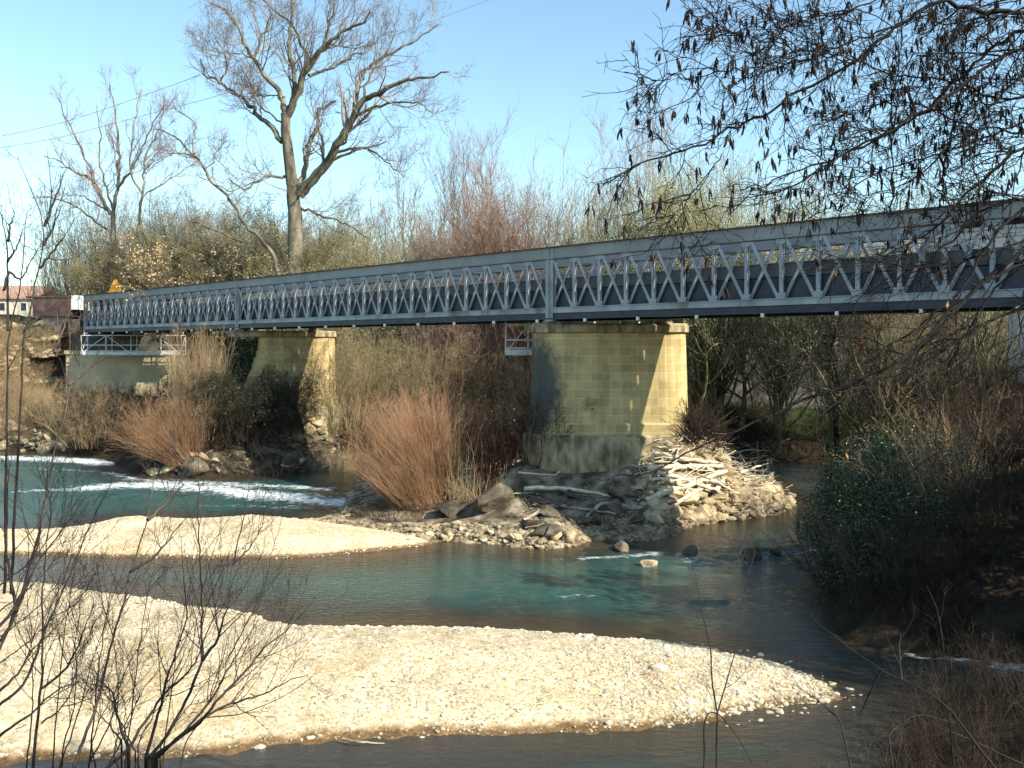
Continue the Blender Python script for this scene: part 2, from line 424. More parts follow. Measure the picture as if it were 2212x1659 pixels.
# ---- ground material : soil, moss, grass, dry litter
def ground_mat():
    m, nt, b = new_mat('bank_soil')
    geo = nd(nt, 'ShaderNodeNewGeometry')
    n = nd(nt, 'ShaderNodeTexNoise', Scale=.35, Detail=8.0, Roughness=.7); nt.links.new(geo.outputs['Position'], n.inputs['Vector'])
    r = ramp(nt, [(.32, (.018, .013, .009)), (.45, (.045, .033, .022)), (.55, (.085, .065, .044)), (.66, (.04, .058, .015))])
    nt.links.new(n.outputs['Fac'], r.inputs['Fac'])
    n3 = nd(nt, 'ShaderNodeTexNoise', Scale=5.0, Detail=8.0, Roughness=.8); nt.links.new(geo.outputs['Position'], n3.inputs['Vector'])
    mx = nd(nt, 'ShaderNodeMix'); mx.data_type = 'RGBA'; mx.blend_type = 'MULTIPLY'; mx.inputs[0].default_value = 1
    r3 = ramp(nt, [(.35, (.45, .45, .45)), (.65, (1.25, 1.2, 1.15))]); nt.links.new(n3.outputs['Fac'], r3.inputs['Fac'])
    nt.links.new(r.outputs['Color'], mx.inputs[6]); nt.links.new(r3.outputs['Color'], mx.inputs[7]); nt.links.new(mx.outputs[2], b.inputs['Base Color'])
    bp = nd(nt, 'ShaderNodeBump', Strength=1.0, Distance=.25); nt.links.new(n3.outputs['Fac'], bp.inputs['Height']); nt.links.new(bp.outputs['Normal'], b.inputs['Normal'])
    b.inputs['Roughness'].default_value = .95; b.inputs['Specular IOR Level'].default_value = .15
    return m
M['ground'] = ground_mat()

def gravel_mat(name, tint=(1, 1, 1)):
    m, nt, b = new_mat(name)
    geo = nd(nt, 'ShaderNodeNewGeometry')
    v = nd(nt, 'ShaderNodeTexVoronoi', Scale=13.0); nt.links.new(geo.outputs['Position'], v.inputs['Vector'])
    hsv = nd(nt, 'ShaderNodeSeparateColor'); nt.links.new(v.outputs['Color'], hsv.inputs['Color'])
    r = ramp(nt, [(0, (.38, .315, .215)), (.35, (.48, .41, .29)), (.7, (.56, .485, .35)), (1, (.66, .59, .45))])
    nt.links.new(hsv.outputs['Red'], r.inputs['Fac'])
    n = nd(nt, 'ShaderNodeTexNoise', Scale=.5, Detail=7.0, Roughness=.65); nt.links.new(geo.outputs['Position'], n.inputs['Vector'])
    r2 = ramp(nt, [(.36, (.74, .66, .54)), (.48, (.95, .90, .82)), (.62, (1.08, 1.05, 1.0))]); nt.links.new(n.outputs['Fac'], r2.inputs['Fac'])
    mx = nd(nt, 'ShaderNodeMix'); mx.data_type = 'RGBA'; mx.blend_type = 'MULTIPLY'; mx.inputs[0].default_value = 1
    nt.links.new(r.outputs['Color'], mx.inputs[6]); nt.links.new(r2.outputs['Color'], mx.inputs[7])
    # wet dark rim just above the water line
    sx = nd(nt, 'ShaderNodeSeparateXYZ'); nt.links.new(geo.outputs['Position'], sx.inputs['Vector'])
    nw = nd(nt, 'ShaderNodeTexNoise', Scale=3.0, Detail=4.0); nt.links.new(geo.outputs['Position'], nw.inputs['Vector'])
    ad = nd(nt, 'ShaderNodeMath', operation='MULTIPLY_ADD'); nt.links.new(nw.outputs['Fac'], ad.inputs[0]); ad.inputs[1].default_value = -.10; nt.links.new(sx.outputs['Z'], ad.inputs[2])
    rw = ramp(nt, [(0, (.26, .20, .14)), (.03, (.55, .48, .40)), (.075, (1, 1, 1))]); nt.links.new(ad.outputs[0], rw.inputs['Fac'])
    mx2 = nd(nt, 'ShaderNodeMix'); mx2.data_type = 'RGBA'; mx2.blend_type = 'MULTIPLY'; mx2.inputs[0].default_value = 1
    nt.links.new(mx.outputs[2], mx2.inputs[6]); nt.links.new(rw.outputs['Color'], mx2.inputs[7]); nt.links.new(mx2.outputs[2], b.inputs['Base Color'])
    vb = nd(nt, 'ShaderNodeTexVoronoi', Scale=13.0); nt.links.new(geo.outputs['Position'], vb.inputs['Vector'])
    inv = nd(nt, 'ShaderNodeMath', operation='SUBTRACT'); inv.inputs[0].default_value = 1; nt.links.new(vb.outputs['Distance'], inv.inputs[1])
    bp = nd(nt, 'ShaderNodeBump', Strength=.4, Distance=.035); nt.links.new(inv.outputs[0], bp.inputs['Height']); nt.links.new(bp.outputs['Normal'], b.inputs['Normal'])
    b.inputs['Roughness'].default_value = .9; b.inputs['Specular IOR Level'].default_value = .2
    return m
M['gravel'] = gravel_mat('pale_gravel')

xs = axis([(-420, -80, 12), (-80, -55, 1.5), (-55, 45, .45), (45, 80, 1.5), (80, 420, 12)])
ys = axis([(-60, 0, 3), (0, 20, .4), (20, 62, .5), (62, 110, .8), (110, 420, 12)])
me, _ = grid_mesh('ground', xs, ys, ground_h)
tag(link('ground', me, M['ground']), kind='structure')
x0, y0 = ISL.min(0) - 1; x1, y1 = ISL.max(0) + 1
me, _ = grid_mesh('ground', np.arange(x0, x1, .16), np.arange(y0, y1, .16), isl_h, lambda X, Y: sdist(X, Y, ISL) > -.9)
M['island'] = noisy('island_soil', (.05, .04, .028), (.16, .13, .09), 1.2, .95, 1.0, 7, c3=(.34, .29, .21), spec=.15, lo=.38, hi=.68)
tag(link('ground', me, M['island']), kind='structure')
x0, y0 = BAR1.min(0) - 1; x1, y1 = BAR1.max(0) + 1
me, _ = grid_mesh('gravel_bar', np.arange(max(x0, -26), x1, .09), np.arange(y0, y1, .09), bar1_h, lambda X, Y: sdist(X, Y, BAR1) > -.6)
tag(link('gravel_bar', me, M['gravel']), kind='structure')
x0, y0 = BAR2.min(0) - 1; x1, y1 = BAR2.max(0) + 1
me, _ = grid_mesh('gravel_bar', np.arange(max(x0, -40), x1, .12), np.arange(y0, y1, .12), bar2_h, lambda X, Y: sdist(X, Y, BAR2) > -.6)
tag(link('gravel_bar', me, M['gravel']), kind='structure')

# ------------------------------------------------------------------ river
def seg_mask(x, y, pts, wid):
    """soft band around a polyline given in picture survey points"""
    g = np.array(gp(pts)); m = np.zeros(x.shape)
    for i in range(len(g) - 1):
        a, b_ = g[i], g[i + 1]; e = b_ - a; l2 = e @ e + 1e-9
        t = np.clip(((x - a[0]) * e[0] + (y - a[1]) * e[1]) / l2, 0, 1)
        d = np.hypot(x - a[0] - t * e[0], (y - a[1] - t * e[1]))
        m = np.maximum(m, np.exp(-(d / wid) ** 2))
    return m

xs = axis([(-420, -60, 30), (-60, -45, 1), (-45, 24, .15), (24, 45, .6), (45, 420, 30)])
ys = axis([(-10, 12, 1), (12, 60, .15), (60, 70, .5), (70, 130, 10)])
Xw, Yw = np.meshgrid(xs, ys)
dl = np.maximum.reduce([sdist(Xw, Yw, FAR), sdist(Xw, Yw, CAMB), sdist(Xw, Yw, ISL), sdist(Xw, Yw, BAR1), sdist(Xw, Yw, BAR2)])
dep = np.clip(-dl, 0, 10)
foam = np.zeros(Xw.shape)
rough = np.zeros(Xw.shape)
for pts, wid, s in [([(-300, 985), (0, 988), (120, 992), (230, 1000)], 1.9, 1.0),
                    ([(210, 1052), (330, 1046), (430, 1052), (560, 1068), (660, 1078), (740, 1085)], 2.0, 1.0),
                    ([(330, 1040), (520, 1046), (700, 1056)], 1.3, .85),
                    ([(40, 1060), (150, 1056), (260, 1050)], .9, .75), ([(-100, 1012), (60, 1010), (200, 1018)], .9, .62), ([(430, 1090), (560, 1094), (690, 1098)], .8, .62), ([(230, 1022), (300, 1036), (360, 1042)], .8, .8),
                    ([(1215, 1286), (1295, 1291)], .42, .66), ([(960, 1291), (1010, 1293)], .2, .5),
                    ([(1490, 1298), (1570, 1300)], .2, .6), ([(1400, 1322), (1450, 1321)], .15, .5),
                    ([(1260, 1204), (1330, 1203), (1420, 1196)], .5, .85),
                    ([(1490, 1210), (1580, 1214), (1700, 1190), (1790, 1186)], .9, .62),
                    ([(1985, 1414), (2080, 1425), (2212, 1440), (2350, 1450)], .65, .74),
                    ([(1620, 1190), (1680, 1196)], .4, .4)]:
    k = seg_mask(Xw, Yw, pts, wid)
    foam = np.maximum(foam, k * s); rough = np.maximum(rough, seg_mask(Xw, Yw, pts, wid * 2.2) * min(1, s + .2))
rough = np.maximum(rough, seg_mask(Xw, Yw, [(1350, 1185), (1500, 1200), (1800, 1200)], 2.6) * 1.0)
rough = np.maximum(rough, seg_mask(Xw, Yw, [(1100, 1290), (1500, 1300), (1780, 1260)], 2.0) * .35)
zz = rough * (.16 * fbm(Xw * .7, Yw * 1.6, 4) + .05 * vnoise(Xw * 3.1, Yw * 4.3)) + .012 * fbm(Xw * .8, Yw * 1.3, 3)
zz *= smooth(-dl, -.3, .6)
idx = np.arange(Xw.size).reshape(Xw.shape)
q = np.stack([idx[:-1, :-1], idx[:-1, 1:], idx[1:, 1:], idx[1:, :-1]], -1).reshape(-1, 4)
me = np_mesh('river', np.stack([Xw, Yw, zz], -1).reshape(-1, 3), q)
for nm, arr in (('foam', foam), ('depth', dep), ('chop', rough)):
    at = me.attributes.new(nm, 'FLOAT', 'POINT'); at.data.foreach_set('value', arr.ravel().astype(np.float32))
def water_mat():
    m, nt, b = new_mat('river_water')
    geo = nd(nt, 'ShaderNodeNewGeometry')
    ad = nd(nt, 'ShaderNodeAttribute', attribute_name='depth'); af = nd(nt, 'ShaderNodeAttribute', attribute_name='foam'); ac = nd(nt, 'ShaderNodeAttribute', attribute_name='chop')
    mp = nd(nt, 'ShaderNodeMapping'); mp.inputs['Scale'].default_value = (.22, .75, 1); nt.links.new(geo.outputs['Position'], mp.inputs['Vector'])
    n = nd(nt, 'ShaderNodeTexNoise', Scale=1.0, Detail=5.0, Roughness=.6); nt.links.new(mp.outputs['Vector'], n.inputs['Vector'])
    s = nd(nt, 'ShaderNodeMath', operation='MULTIPLY_ADD'); nt.links.new(n.outputs['Fac'], s.inputs[0]); s.inputs[1].default_value = 2.6
    nt.links.new(ad.outputs['Fac'], s.inputs[2])
    dv = nd(nt, 'ShaderNodeMath', operation='MULTIPLY'); nt.links.new(s.outputs[0], dv.inputs[0]); dv.inputs[1].default_value = .185
    r = ramp(nt, [(.22, (.050, .038, .023)), (.48, (.030, .030, .023)), (.70, (.024, .052, .047)), (.95, (.026, .076, .070))]); nt.links.new(dv.outputs[0], r.inputs['Fac'])
    # foam
    mp2 = nd(nt, 'ShaderNodeMapping'); mp2.inputs['Scale'].default_value = (.7, 2.4, 1); nt.links.new(geo.outputs['Position'], mp2.inputs['Vector'])
    nf = nd(nt, 'ShaderNodeTexNoise', Scale=2.6, Detail=9.0, Roughness=.72, Distortion=.8); nt.links.new(mp2.outputs['Vector'], nf.inputs['Vector'])
    a2 = nd(nt, 'ShaderNodeMath', operation='ADD'); nt.links.new(nf.outputs['Fac'], a2.inputs[0])
    sc = nd(nt, 'ShaderNodeMath', operation='MULTIPLY_ADD'); nt.links.new(af.outputs['Fac'], sc.inputs[0]); sc.inputs[1].default_value = .46; sc.inputs[2].default_value = -.36
    nt.links.new(sc.outputs[0], a2.inputs[1])
    rf = ramp(nt, [(.44, (0, 0, 0)), (.62, (1, 1, 1))]); nt.links.new(a2.outputs[0], rf.inputs['Fac'])
    mx = nd(nt, 'ShaderNodeMix'); mx.data_type = 'RGBA'; nt.links.new(rf.outputs['Color'], mx.inputs[0]); nt.links.new(r.outputs['Color'], mx.inputs[6]); mx.inputs[7].default_value = (.78, .82, .84, 1)
    nt.links.new(mx.outputs[2], b.inputs['Base Color'])
    ro = nd(nt, 'ShaderNodeMath', operation='MULTIPLY_ADD'); nt.links.new(rf.outputs['Color'], ro.inputs[0]); ro.inputs[1].default_value = .6; ro.inputs[2].default_value = .07
    nt.links.new(ro.outputs[0], b.inputs['Roughness']); b.inputs['IOR'].default_value = 1.55
    mp3 = nd(nt, 'ShaderNodeMapping'); mp3.inputs['Scale'].default_value = (1.0, 2.6, 1); nt.links.new(geo.outputs['Position'], mp3.inputs['Vector'])
    nb = nd(nt, 'ShaderNodeTexNoise', Scale=2.2, Detail=6.0, Roughness=.6); nt.links.new(mp3.outputs['Vector'], nb.inputs['Vector'])
    bs = nd(nt, 'ShaderNodeMath', operation='MULTIPLY_ADD'); nt.links.new(ac.outputs['Fac'], bs.inputs[0]); bs.inputs[1].default_value = 1.0; bs.inputs[2].default_value = .30
    bp = nd(nt, 'ShaderNodeBump', Distance=.12); nt.links.new(bs.outputs[0], bp.inputs['Strength']); nt.links.new(nb.outputs['Fac'], bp.inputs['Height']); nt.links.new(bp.outputs['Normal'], b.inputs['Normal'])
    return m
M['water'] = water_mat()
tag(link('river', me, M['water']), kind='structure')

# ------------------------------------------------------------------ steel and stone
M['steel'] = noisy('grey_blue_paint', (.13, .115, .10), (.245, .27, .305), 1.1, .52, .12, 25, c3=(.335, .355, .38), spec=.45, detail=9, stretch=(1, 1, .45), lo=.30, hi=.62)
M['steel_top'] = noisy('dusty_grey_paint', (.20, .21, .22), (.27, .28, .285), .8, .6, .08, 25, spec=.4)
M['steel_dark'] = noisy('blue_paint_in_shade', (.018, .024, .038), (.038, .048, .066), 1.2, .5, .1, 25, spec=.4)  # darker than the truss paint; puts under-deck shade into the lower steel
M['steel_edge'] = noisy('dull_grey_paint', (.06, .066, .075), (.10, .105, .11), 1.0, .6, .1, 20)
M['flange'] = noisy('flange_shadow_line', (.05, .045, .045), (.12, .11, .10), 1.5, .8)  # dark tone draws the thin shadow line along the top chord
M['galv'] = noisy('galvanised_steel', (.42, .43, .44), (.60, .60, .59), 3, .5, spec=.5)
M['white_paint'] = noisy('white_paint', (.70, .70, .69), (.80, .80, .79), 2, .5)
M['deck'] = noisy('deck_concrete', (.16, .155, .15), (.26, .25, .24), 1.5, .9, .3, 20)

def masonry():
    m, nt, b = new_mat('sandstone_masonry')
    tc = nd(nt, 'ShaderNodeTexCoord'); sp = nd(nt, 'ShaderNodeSeparateXYZ'); nt.links.new(tc.outputs['Object'], sp.inputs['Vector'])
    ax = nd(nt, 'ShaderNodeMath', operation='ADD'); nt.links.new(sp.outputs['X'], ax.inputs[0]); nt.links.new(sp.outputs['Y'], ax.inputs[1])
    cb = nd(nt, 'ShaderNodeCombineXYZ'); nt.links.new(ax.outputs[0], cb.inputs['X']); nt.links.new(sp.outputs['Z'], cb.inputs['Y'])
    br = nd(nt, 'ShaderNodeTexBrick'); br.inputs['Scale'].default_value = 1; br.inputs['Brick Width'].default_value = .92; br.inputs['Row Height'].default_value = .415
    br.inputs['Mortar Size'].default_value = .012; br.inputs['Mortar Smooth'].default_value = .3; br.inputs['Bias'].default_value = -.1
    br.inputs['Color1'].default_value = (.44, .34, .165, 1); br.inputs['Color2'].default_value = (.57, .45, .225, 1); br.inputs['Mortar'].default_value = (.66, .57, .36, 1)
    nt.links.new(cb.outputs[0], br.inputs['Vector'])
    n = nd(nt, 'ShaderNodeTexNoise', Scale=.7, Detail=8.0, Roughness=.65); nt.links.new(tc.outputs['Object'], n.inputs['Vector'])
    r = ramp(nt, [(.3, (.55, .52, .50)), (.55, (1, 1, 1)), (.75, (1.12, 1.08, 1.0))]); nt.links.new(n.outputs['Fac'], r.inputs['Fac'])
    mx = nd(nt, 'ShaderNodeMix'); mx.data_type = 'RGBA'; mx.blend_type = 'MULTIPLY'; mx.inputs[0].default_value = .75
    nt.links.new(br.outputs['Color'], mx.inputs[6]); nt.links.new(r.outputs['Color'], mx.inputs[7])
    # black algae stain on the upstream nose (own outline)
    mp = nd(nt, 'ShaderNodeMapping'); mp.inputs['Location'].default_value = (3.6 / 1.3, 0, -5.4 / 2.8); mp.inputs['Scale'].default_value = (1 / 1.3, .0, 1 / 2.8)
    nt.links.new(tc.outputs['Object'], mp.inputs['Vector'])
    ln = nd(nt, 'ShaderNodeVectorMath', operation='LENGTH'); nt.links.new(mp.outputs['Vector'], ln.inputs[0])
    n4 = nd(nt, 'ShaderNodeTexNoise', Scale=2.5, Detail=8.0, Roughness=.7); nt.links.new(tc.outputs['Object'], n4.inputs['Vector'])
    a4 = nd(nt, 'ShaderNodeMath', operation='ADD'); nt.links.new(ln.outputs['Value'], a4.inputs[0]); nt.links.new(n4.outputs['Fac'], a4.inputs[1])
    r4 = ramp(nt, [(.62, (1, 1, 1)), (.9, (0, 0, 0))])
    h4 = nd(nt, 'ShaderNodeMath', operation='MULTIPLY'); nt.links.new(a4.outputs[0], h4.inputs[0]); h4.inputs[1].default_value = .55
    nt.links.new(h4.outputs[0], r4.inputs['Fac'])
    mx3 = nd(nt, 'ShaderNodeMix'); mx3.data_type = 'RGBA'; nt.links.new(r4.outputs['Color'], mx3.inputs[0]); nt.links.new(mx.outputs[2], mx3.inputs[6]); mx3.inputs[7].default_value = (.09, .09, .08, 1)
    nt.links.new(mx3.outputs[2], b.inputs['Base Color'])
    # drip stains running down the stones, deepened to carry the pier's shade
    mps = nd(nt, 'ShaderNodeMapping'); mps.inputs['Scale'].default_value = (2.6, 2.6, .16); nt.links.new(tc.outputs['Object'], mps.inputs['Vector'])
    ns = nd(nt, 'ShaderNodeTexNoise', Scale=1.0, Detail=7.0, Roughness=.65); nt.links.new(mps.outputs['Vector'], ns.inputs['Vector'])
    rs = ramp(nt, [(.38, (.42, .41, .38)), (.56, (1, 1, 1))]); nt.links.new(ns.outputs['Fac'], rs.inputs['Fac'])
    mxs = nd(nt, 'ShaderNodeMix'); mxs.data_type = 'RGBA'; mxs.blend_type = 'MULTIPLY'; mxs.inputs[0].default_value = .38
    nt.links.new(mx3.outputs[2], mxs.inputs[6]); nt.links.new(rs.outputs['Color'], mxs.inputs[7]); nt.links.new(mxs.outputs[2], b.inputs['Base Color'])
    bp = nd(nt, 'ShaderNodeBump', Strength=.5, Distance=.02); inv = nd(nt, 'ShaderNodeMath', operation='SUBTRACT'); inv.inputs[0].default_value = 1
    nt.links.new(br.outputs['Fac'], inv.inputs[1]); nt.links.new(inv.outputs[0], bp.inputs['Height'])
    n5 = nd(nt, 'ShaderNodeTexNoise', Scale=12.0, Detail=8.0, Roughness=.7); nt.links.new(tc.outputs['Object'], n5.inputs['Vector'])
    bp2 = nd(nt, 'ShaderNodeBump', Strength=.35, Distance=.03); nt.links.new(n5.outputs['Fac'], bp2.inputs['Height']); nt.links.new(bp.outputs['Normal'], bp2.inputs['Normal'])
    nt.links.new(bp2.outputs['Normal'], b.inputs['Normal'])
    b.inputs['Roughness'].default_value = .92; b.inputs['Specular IOR Level'].default_value = .15
    return m
M['masonry'] = masonry()
M['capstone'] = noisy('cap_stone', (.12, .10, .06), (.27, .22, .135), 2.2, .9, .5, 14, spec=.15, c3=(.42, .35, .22), stretch=(1, 1, .5), detail=9)
M['concrete'] = noisy('old_concrete', (.34, .29, .19), (.50, .43, .28), .6, .9, .4, 8, spec=.15)
M['old_stone'] = noisy('blackened_stone', (.05, .045, .04), (.13, .115, .10), 1.4, .95, .9, 5, spec=.1)
M['rust'] = noisy('rusted_sheet', (.055, .035, .035), (.11, .07, .065), 1.5, .85, .2, 14, spec=.2)

def stadium(x0, x1, r, yc, n=14):
    a = np.linspace(-np.pi / 2, np.pi / 2, n)
    right = [(x1 - r + r * math.cos(t), yc + r * math.sin(t)) for t in a]
    left = [(x0 + r - r * math.cos(t), yc - r * math.sin(t)) for t in a]
    return np.array(right + left)

def loft(mb, loops):
    """loops: list of (xy ring, z)"""
    n = len(loops[0][0]); V = []
    for ring, z in loops: V.append(np.c_[ring, np.full(n, z)])
    Q = []
    for k in range(len(loops) - 1):
        for i in range(n):
            j = (i + 1) % n; Q.append([k * n + i, k * n + j, (k + 1) * n + j, (k + 1) * n + i])
    T = []
    for k, flip in ((0, True), (len(loops) - 1, False)):
        for i in range(1, n - 1):
            t = [k * n, k * n + i, k * n + i + 1]
            T.append(t[::-1] if flip else t)
    mb.add(np.concatenate(V), Q, T)

def pier(name, label, cx, cy, half, mats=('masonry', 'capstone')):
    e = empty(name, (cx, cy, .8)); tag(e, label, 'bridge pier', 'piers carrying the truss bridge')
    r = 1.25
    def st(g, shrink=0): return stadium(-half - g, half + g, r + g, 0)
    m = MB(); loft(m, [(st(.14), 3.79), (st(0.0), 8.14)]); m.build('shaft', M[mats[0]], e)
    m = MB(); loft(m, [(st(.28), 3.20), (st(.28), 3.70), (st(.16), 3.79)]); m.build('plinth', M[mats[0]], e)
    m = MB(); loft(m, [(st(.50), -2.0), (st(.50), 3.08), (st(.34), 3.20)]); m.build('footing', M[mats[1]], e)
    m = MB(); loft(m, [(st(.04), 8.14), (st(.16), 8.20), (st(.16), 8.52), (st(.02), 8.62)]); m.build('cap', M[mats[1]], e)
    # bearing blocks
    for dx in (-2.9, 2.6):
        mm = MB(); mm.box(dx - .42, dx + .42, -1.1, -.2, 8.62, 8.70); mm.build('bearing_stone', M['capstone'], e, bevel=.01)
    return e
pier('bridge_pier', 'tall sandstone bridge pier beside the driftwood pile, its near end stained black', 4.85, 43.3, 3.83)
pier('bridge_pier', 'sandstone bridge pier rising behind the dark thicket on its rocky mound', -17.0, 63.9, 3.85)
# ivy curtain hanging on the left end of the second pier comes later

# abutment at the far end
ab = empty('bridge_abutment', (-37.0, 82.2, .8)); tag(ab, 'pale concrete abutment under the far end of the bridge', 'bridge abutment')
m = MB(); m.box(-4.9, 4.5, -1.1, 1.3, -1, 6.75); m.build('shaft', M['concrete'], ab, bevel=.03)
m = MB(); m.box(-5.0, 4.65, -1.25, 1.3, 6.75, 7.1); m.build('ledge', M['concrete'], ab, bevel=.03)
m = MB(); m.box(-4.9, 4.0, .2, 1.6, 7.1, 8.72); m.build('bearing_wall', M['old_stone'], ab, bevel=.03)

# old abutment pylon beside the end of the bridge
py = empty('abutment_tower', (-44.5, 85.6, .8)); tag(py, 'blackened stone pillar topped by a dark rusty box beside the bridge end', 'abutment tower')
m = MB(); loft(m, [(np.array([(-1.7, -1.2), (1.1, -1.2), (1.1, 1.5), (-1.7, 1.5)]), 2.0), (np.array([(-1.45, -1.0), (1.0, -1.0), (1.0, 1.4), (-1.45, 1.4)]), 10.4)]); m.build('pillar', M['old_stone'], py)
m = MB(); m.box(-2.4, 1.25, -1.1, 1.6, 10.4, 12.25); m.box(-3.0, 1.35, -1.2, 1.7, 12.25, 12.4); m.build('rusty_box', M['rust'], py, bevel=.02)
m = MB(); m.box(1.27, 1.95, -.9, 1.4, 11.1, 12.5); m.build('white_panel', M['white_paint'], py)

# ------------------------------------------------------------------ the bridge
BD = np.array([-.7277, .6859]); B0 = np.array([1.9, 42.3]); PAN = 1.5; WID = 3.6
bridge = empty('truss_bridge', (B0[0], B0[1], .8), math.atan2(BD[1], BD[0]))
tag(bridge, 'long blue-grey steel lattice truss bridge crossing the river on sandstone piers', 'bridge')
XA, XB = -28 * PAN, 39 * PAN + .2
ZT, ZB = 12.34, 8.81
def both(fn, name, mat, bevel=0, lab=None):
    for y in (0.0, -WID):
        mm = MB(); fn(mm, y); o = mm.build(name, mat, bridge, bevel=bevel)
both(lambda m, y: (m.box(XA, XB, y - .10, y + .10, 11.76, 12.30)), 'top_chord', M['steel_top'])
both(lambda m, y: (m.box(XA, XB, y - .24, y + .24, 12.30, 12.345), m.box(XA, XB, y - .15, y + .15, 11.73, 11.76)), 'top_flange', M['flange'])
both(lambda m, y: (m.box(XA, XB, y - .12, y + .12, 9.12, 9.36), m.box(XA, XB, y - .17, y + .17, 9.36, 9.39)), 'lower_chord', M['steel'])
both(lambda m, y: (m.box(XA, XB, y - .07, y + .05, 8.86, 9.12), m.box(XA, XB, y - .16, y + .16, 8.81, 8.86)), 'bottom_girder', M['steel_dark'])
# rivet / splice plates on the top chord
sp = MB()
for s in range(-25, 40, 5):
    sp.box(s * PAN + .5, s * PAN + 1.0, .10, .112, 11.80, 12.28)
sp.build('splice_plates', M['steel_top'], bridge)
# verticals and crossed diagonals
pm = MB()
pm.box(-.065, .065, -.085, -.070, 9.39, 11.73); pm.box(-.065, .065, .070, .085, 9.39, 11.73); pm.box(-.010, .010, -.070, .070, 9.39, 11.73)
for zz_ in (9.39, 11.53):
    for yy_ in (-.104, .090): pm.box(-.19, .19, yy_, yy_ + .014, zz_, zz_ + .22)
post_me = np_mesh('vertical_post', np.concatenate(pm.v), np.concatenate(pm.q), None, False); post_me.materials.append(M['steel'])
dm = MB()
for (xa, xb, yy) in ((.10, PAN - .10, .088), (PAN - .10, .10, -.088)):
    dm.bar((xa, yy, 9.39), (xb, yy, 11.98), .13, .014, up=(0, 1, 0)); 
    sgn = 1 if yy > 0 else -1
    dm.bar((xa + .0, yy - sgn * .034, 9.39), (xb + .0, yy - sgn * .034, 11.85), .014, .055, up=(0, 1, 0))
diag_me = np_mesh('cross_brace', np.concatenate(dm.v), np.concatenate(dm.q), None, False); diag_me.materials.append(M['steel'])
def put(me, name, x, y):
    o = bpy.data.objects.new(name, me); COL.objects.link(o); o.parent = bridge; o.location = (x, y, 0); return o
MAIN = {0, 20, 39, -20}
rest_p = []; rest_d = []
for s in range(-28, 40):
    x = s * PAN
    vis = s >= -15
    for y, lim in ((0.0, 99), (-WID, 29)):
        if s not in MAIN:
            if vis and s <= lim: put(post_me, 'vertical_post', x, y)
            else: rest_p.append((x, y))
        if s < 39:
            if vis and s <= lim: put(diag_me, 'cross_brace', x, y)
            else: rest_d.append((x, y))
for lst, base, nm in ((rest_p, pm, 'distant_posts'), (rest_d, dm, 'distant_braces')):
    V = np.concatenate(base.v); Q = np.concatenate(base.q)
    vv = np.concatenate([V + [x, y, 0] for x, y in lst]); qq = np.concatenate([Q + i * len(V) for i in range(len(lst))])
    o = link(nm, np_mesh(nm, vv, qq, None, False), M['steel'], bridge); o['kind'] = 'stuff'
for s in MAIN:
    for y in (0.0, -WID):
        mm = MB(); x = s * PAN
        mm.box(x - .24, x + .24, y + .105, y + .125, 8.88, 12.28); mm.box(x - .24, x + .24, y - .125, y - .105, 8.88, 12.28)
        mm.box(x - .02, x + .02, y + .125, y + .20, 8.88, 12.28)
        mm.build('end_post', M['steel'], bridge)
# deck
mm = MB(); mm.box(XA, XB + 1, -WID + .32, -.32, 10.36, 10.58); mm.build('deck_slab', M['deck'], bridge)
for y in (-.30, -WID + .22):
    mm = MB(); mm.box(XA, XB + 1, y, y + .08, 10.26, 10.78); mm.box(XA, XB + 1, y - .04, y + .12, 10.78, 10.82); mm.build('edge_beam', M['steel_edge'], bridge)
for s in range(-28, 40):
    x = s * PAN + .0
    mm = MB(); mm.box(x - .03, x + .03, -WID + .19, -.19, 9.20, 10.355); mm.box(x - .11, x + .11, -WID + .19, -.19, 9.16, 9.20)
    if s == -28:
        fb = np_mesh('floor_beam', np.concatenate(mm.v) - [x, 0, 0], np.concatenate(mm.q), None, False); fb.materials.append(M['steel_dark'])
    put(fb, 'floor_beam', x, 0)
for y in (-.9, -1.93, -2.95):
    mm = MB()
    for s in range(-28, 39): mm.box(s * PAN + .035, s * PAN + PAN - .035, y - .02, y + .02, 9.95, 10.355)
    mm.build('stringer', M['steel_dark'], bridge)
# inner steel guard along the deck, between girder webs
mm = MB()
for s in range(-28, 39):
    mm.box(s * PAN + .06, s * PAN + PAN - .06, -.235, -.215, 9.22, 10.22)
mm.build('side_plate', M['steel_dark'], bridge)
# handrails inside the lattice
for y in (-.16, -WID + .16):
    mm = MB()
    for z in (11.15, 11.42): mm.box(XA, XB, y - .02, y + .02, z - .02, z + .02)
    mm.build('handrail', M['steel'], bridge)
# bearings
for s in (0, 20, 39):
    for k, dx in ((0, 0.0), (1, -4.14)):
        mm = MB(); x = s * PAN + dx; y = -WID * k
        mm.box(x - .34, x + .34, y - .22, y + .22, 8.705, 8.74); mm.box(x - .26, x + .26, y - .15, y + .15, 8.74, 8.81)
        mm.build('bearing', M['steel'], bridge, bevel=.008)
# small white stubs under the bottom girder
spm = MB(); spm.box(-.05, .05, -.06, .06, 8.66, 8.81)
stub = np_mesh('white_stub', np.concatenate(spm.v), np.concatenate(spm.q), None, False); stub.materials.append(M['white_paint'])
for s in range(-14, 39, 2): put(stub, 'white_stub', s * PAN + .7, .22)
for s in range(-13, 38, 3): put(stub, 'white_stub', s * PAN, -WID)

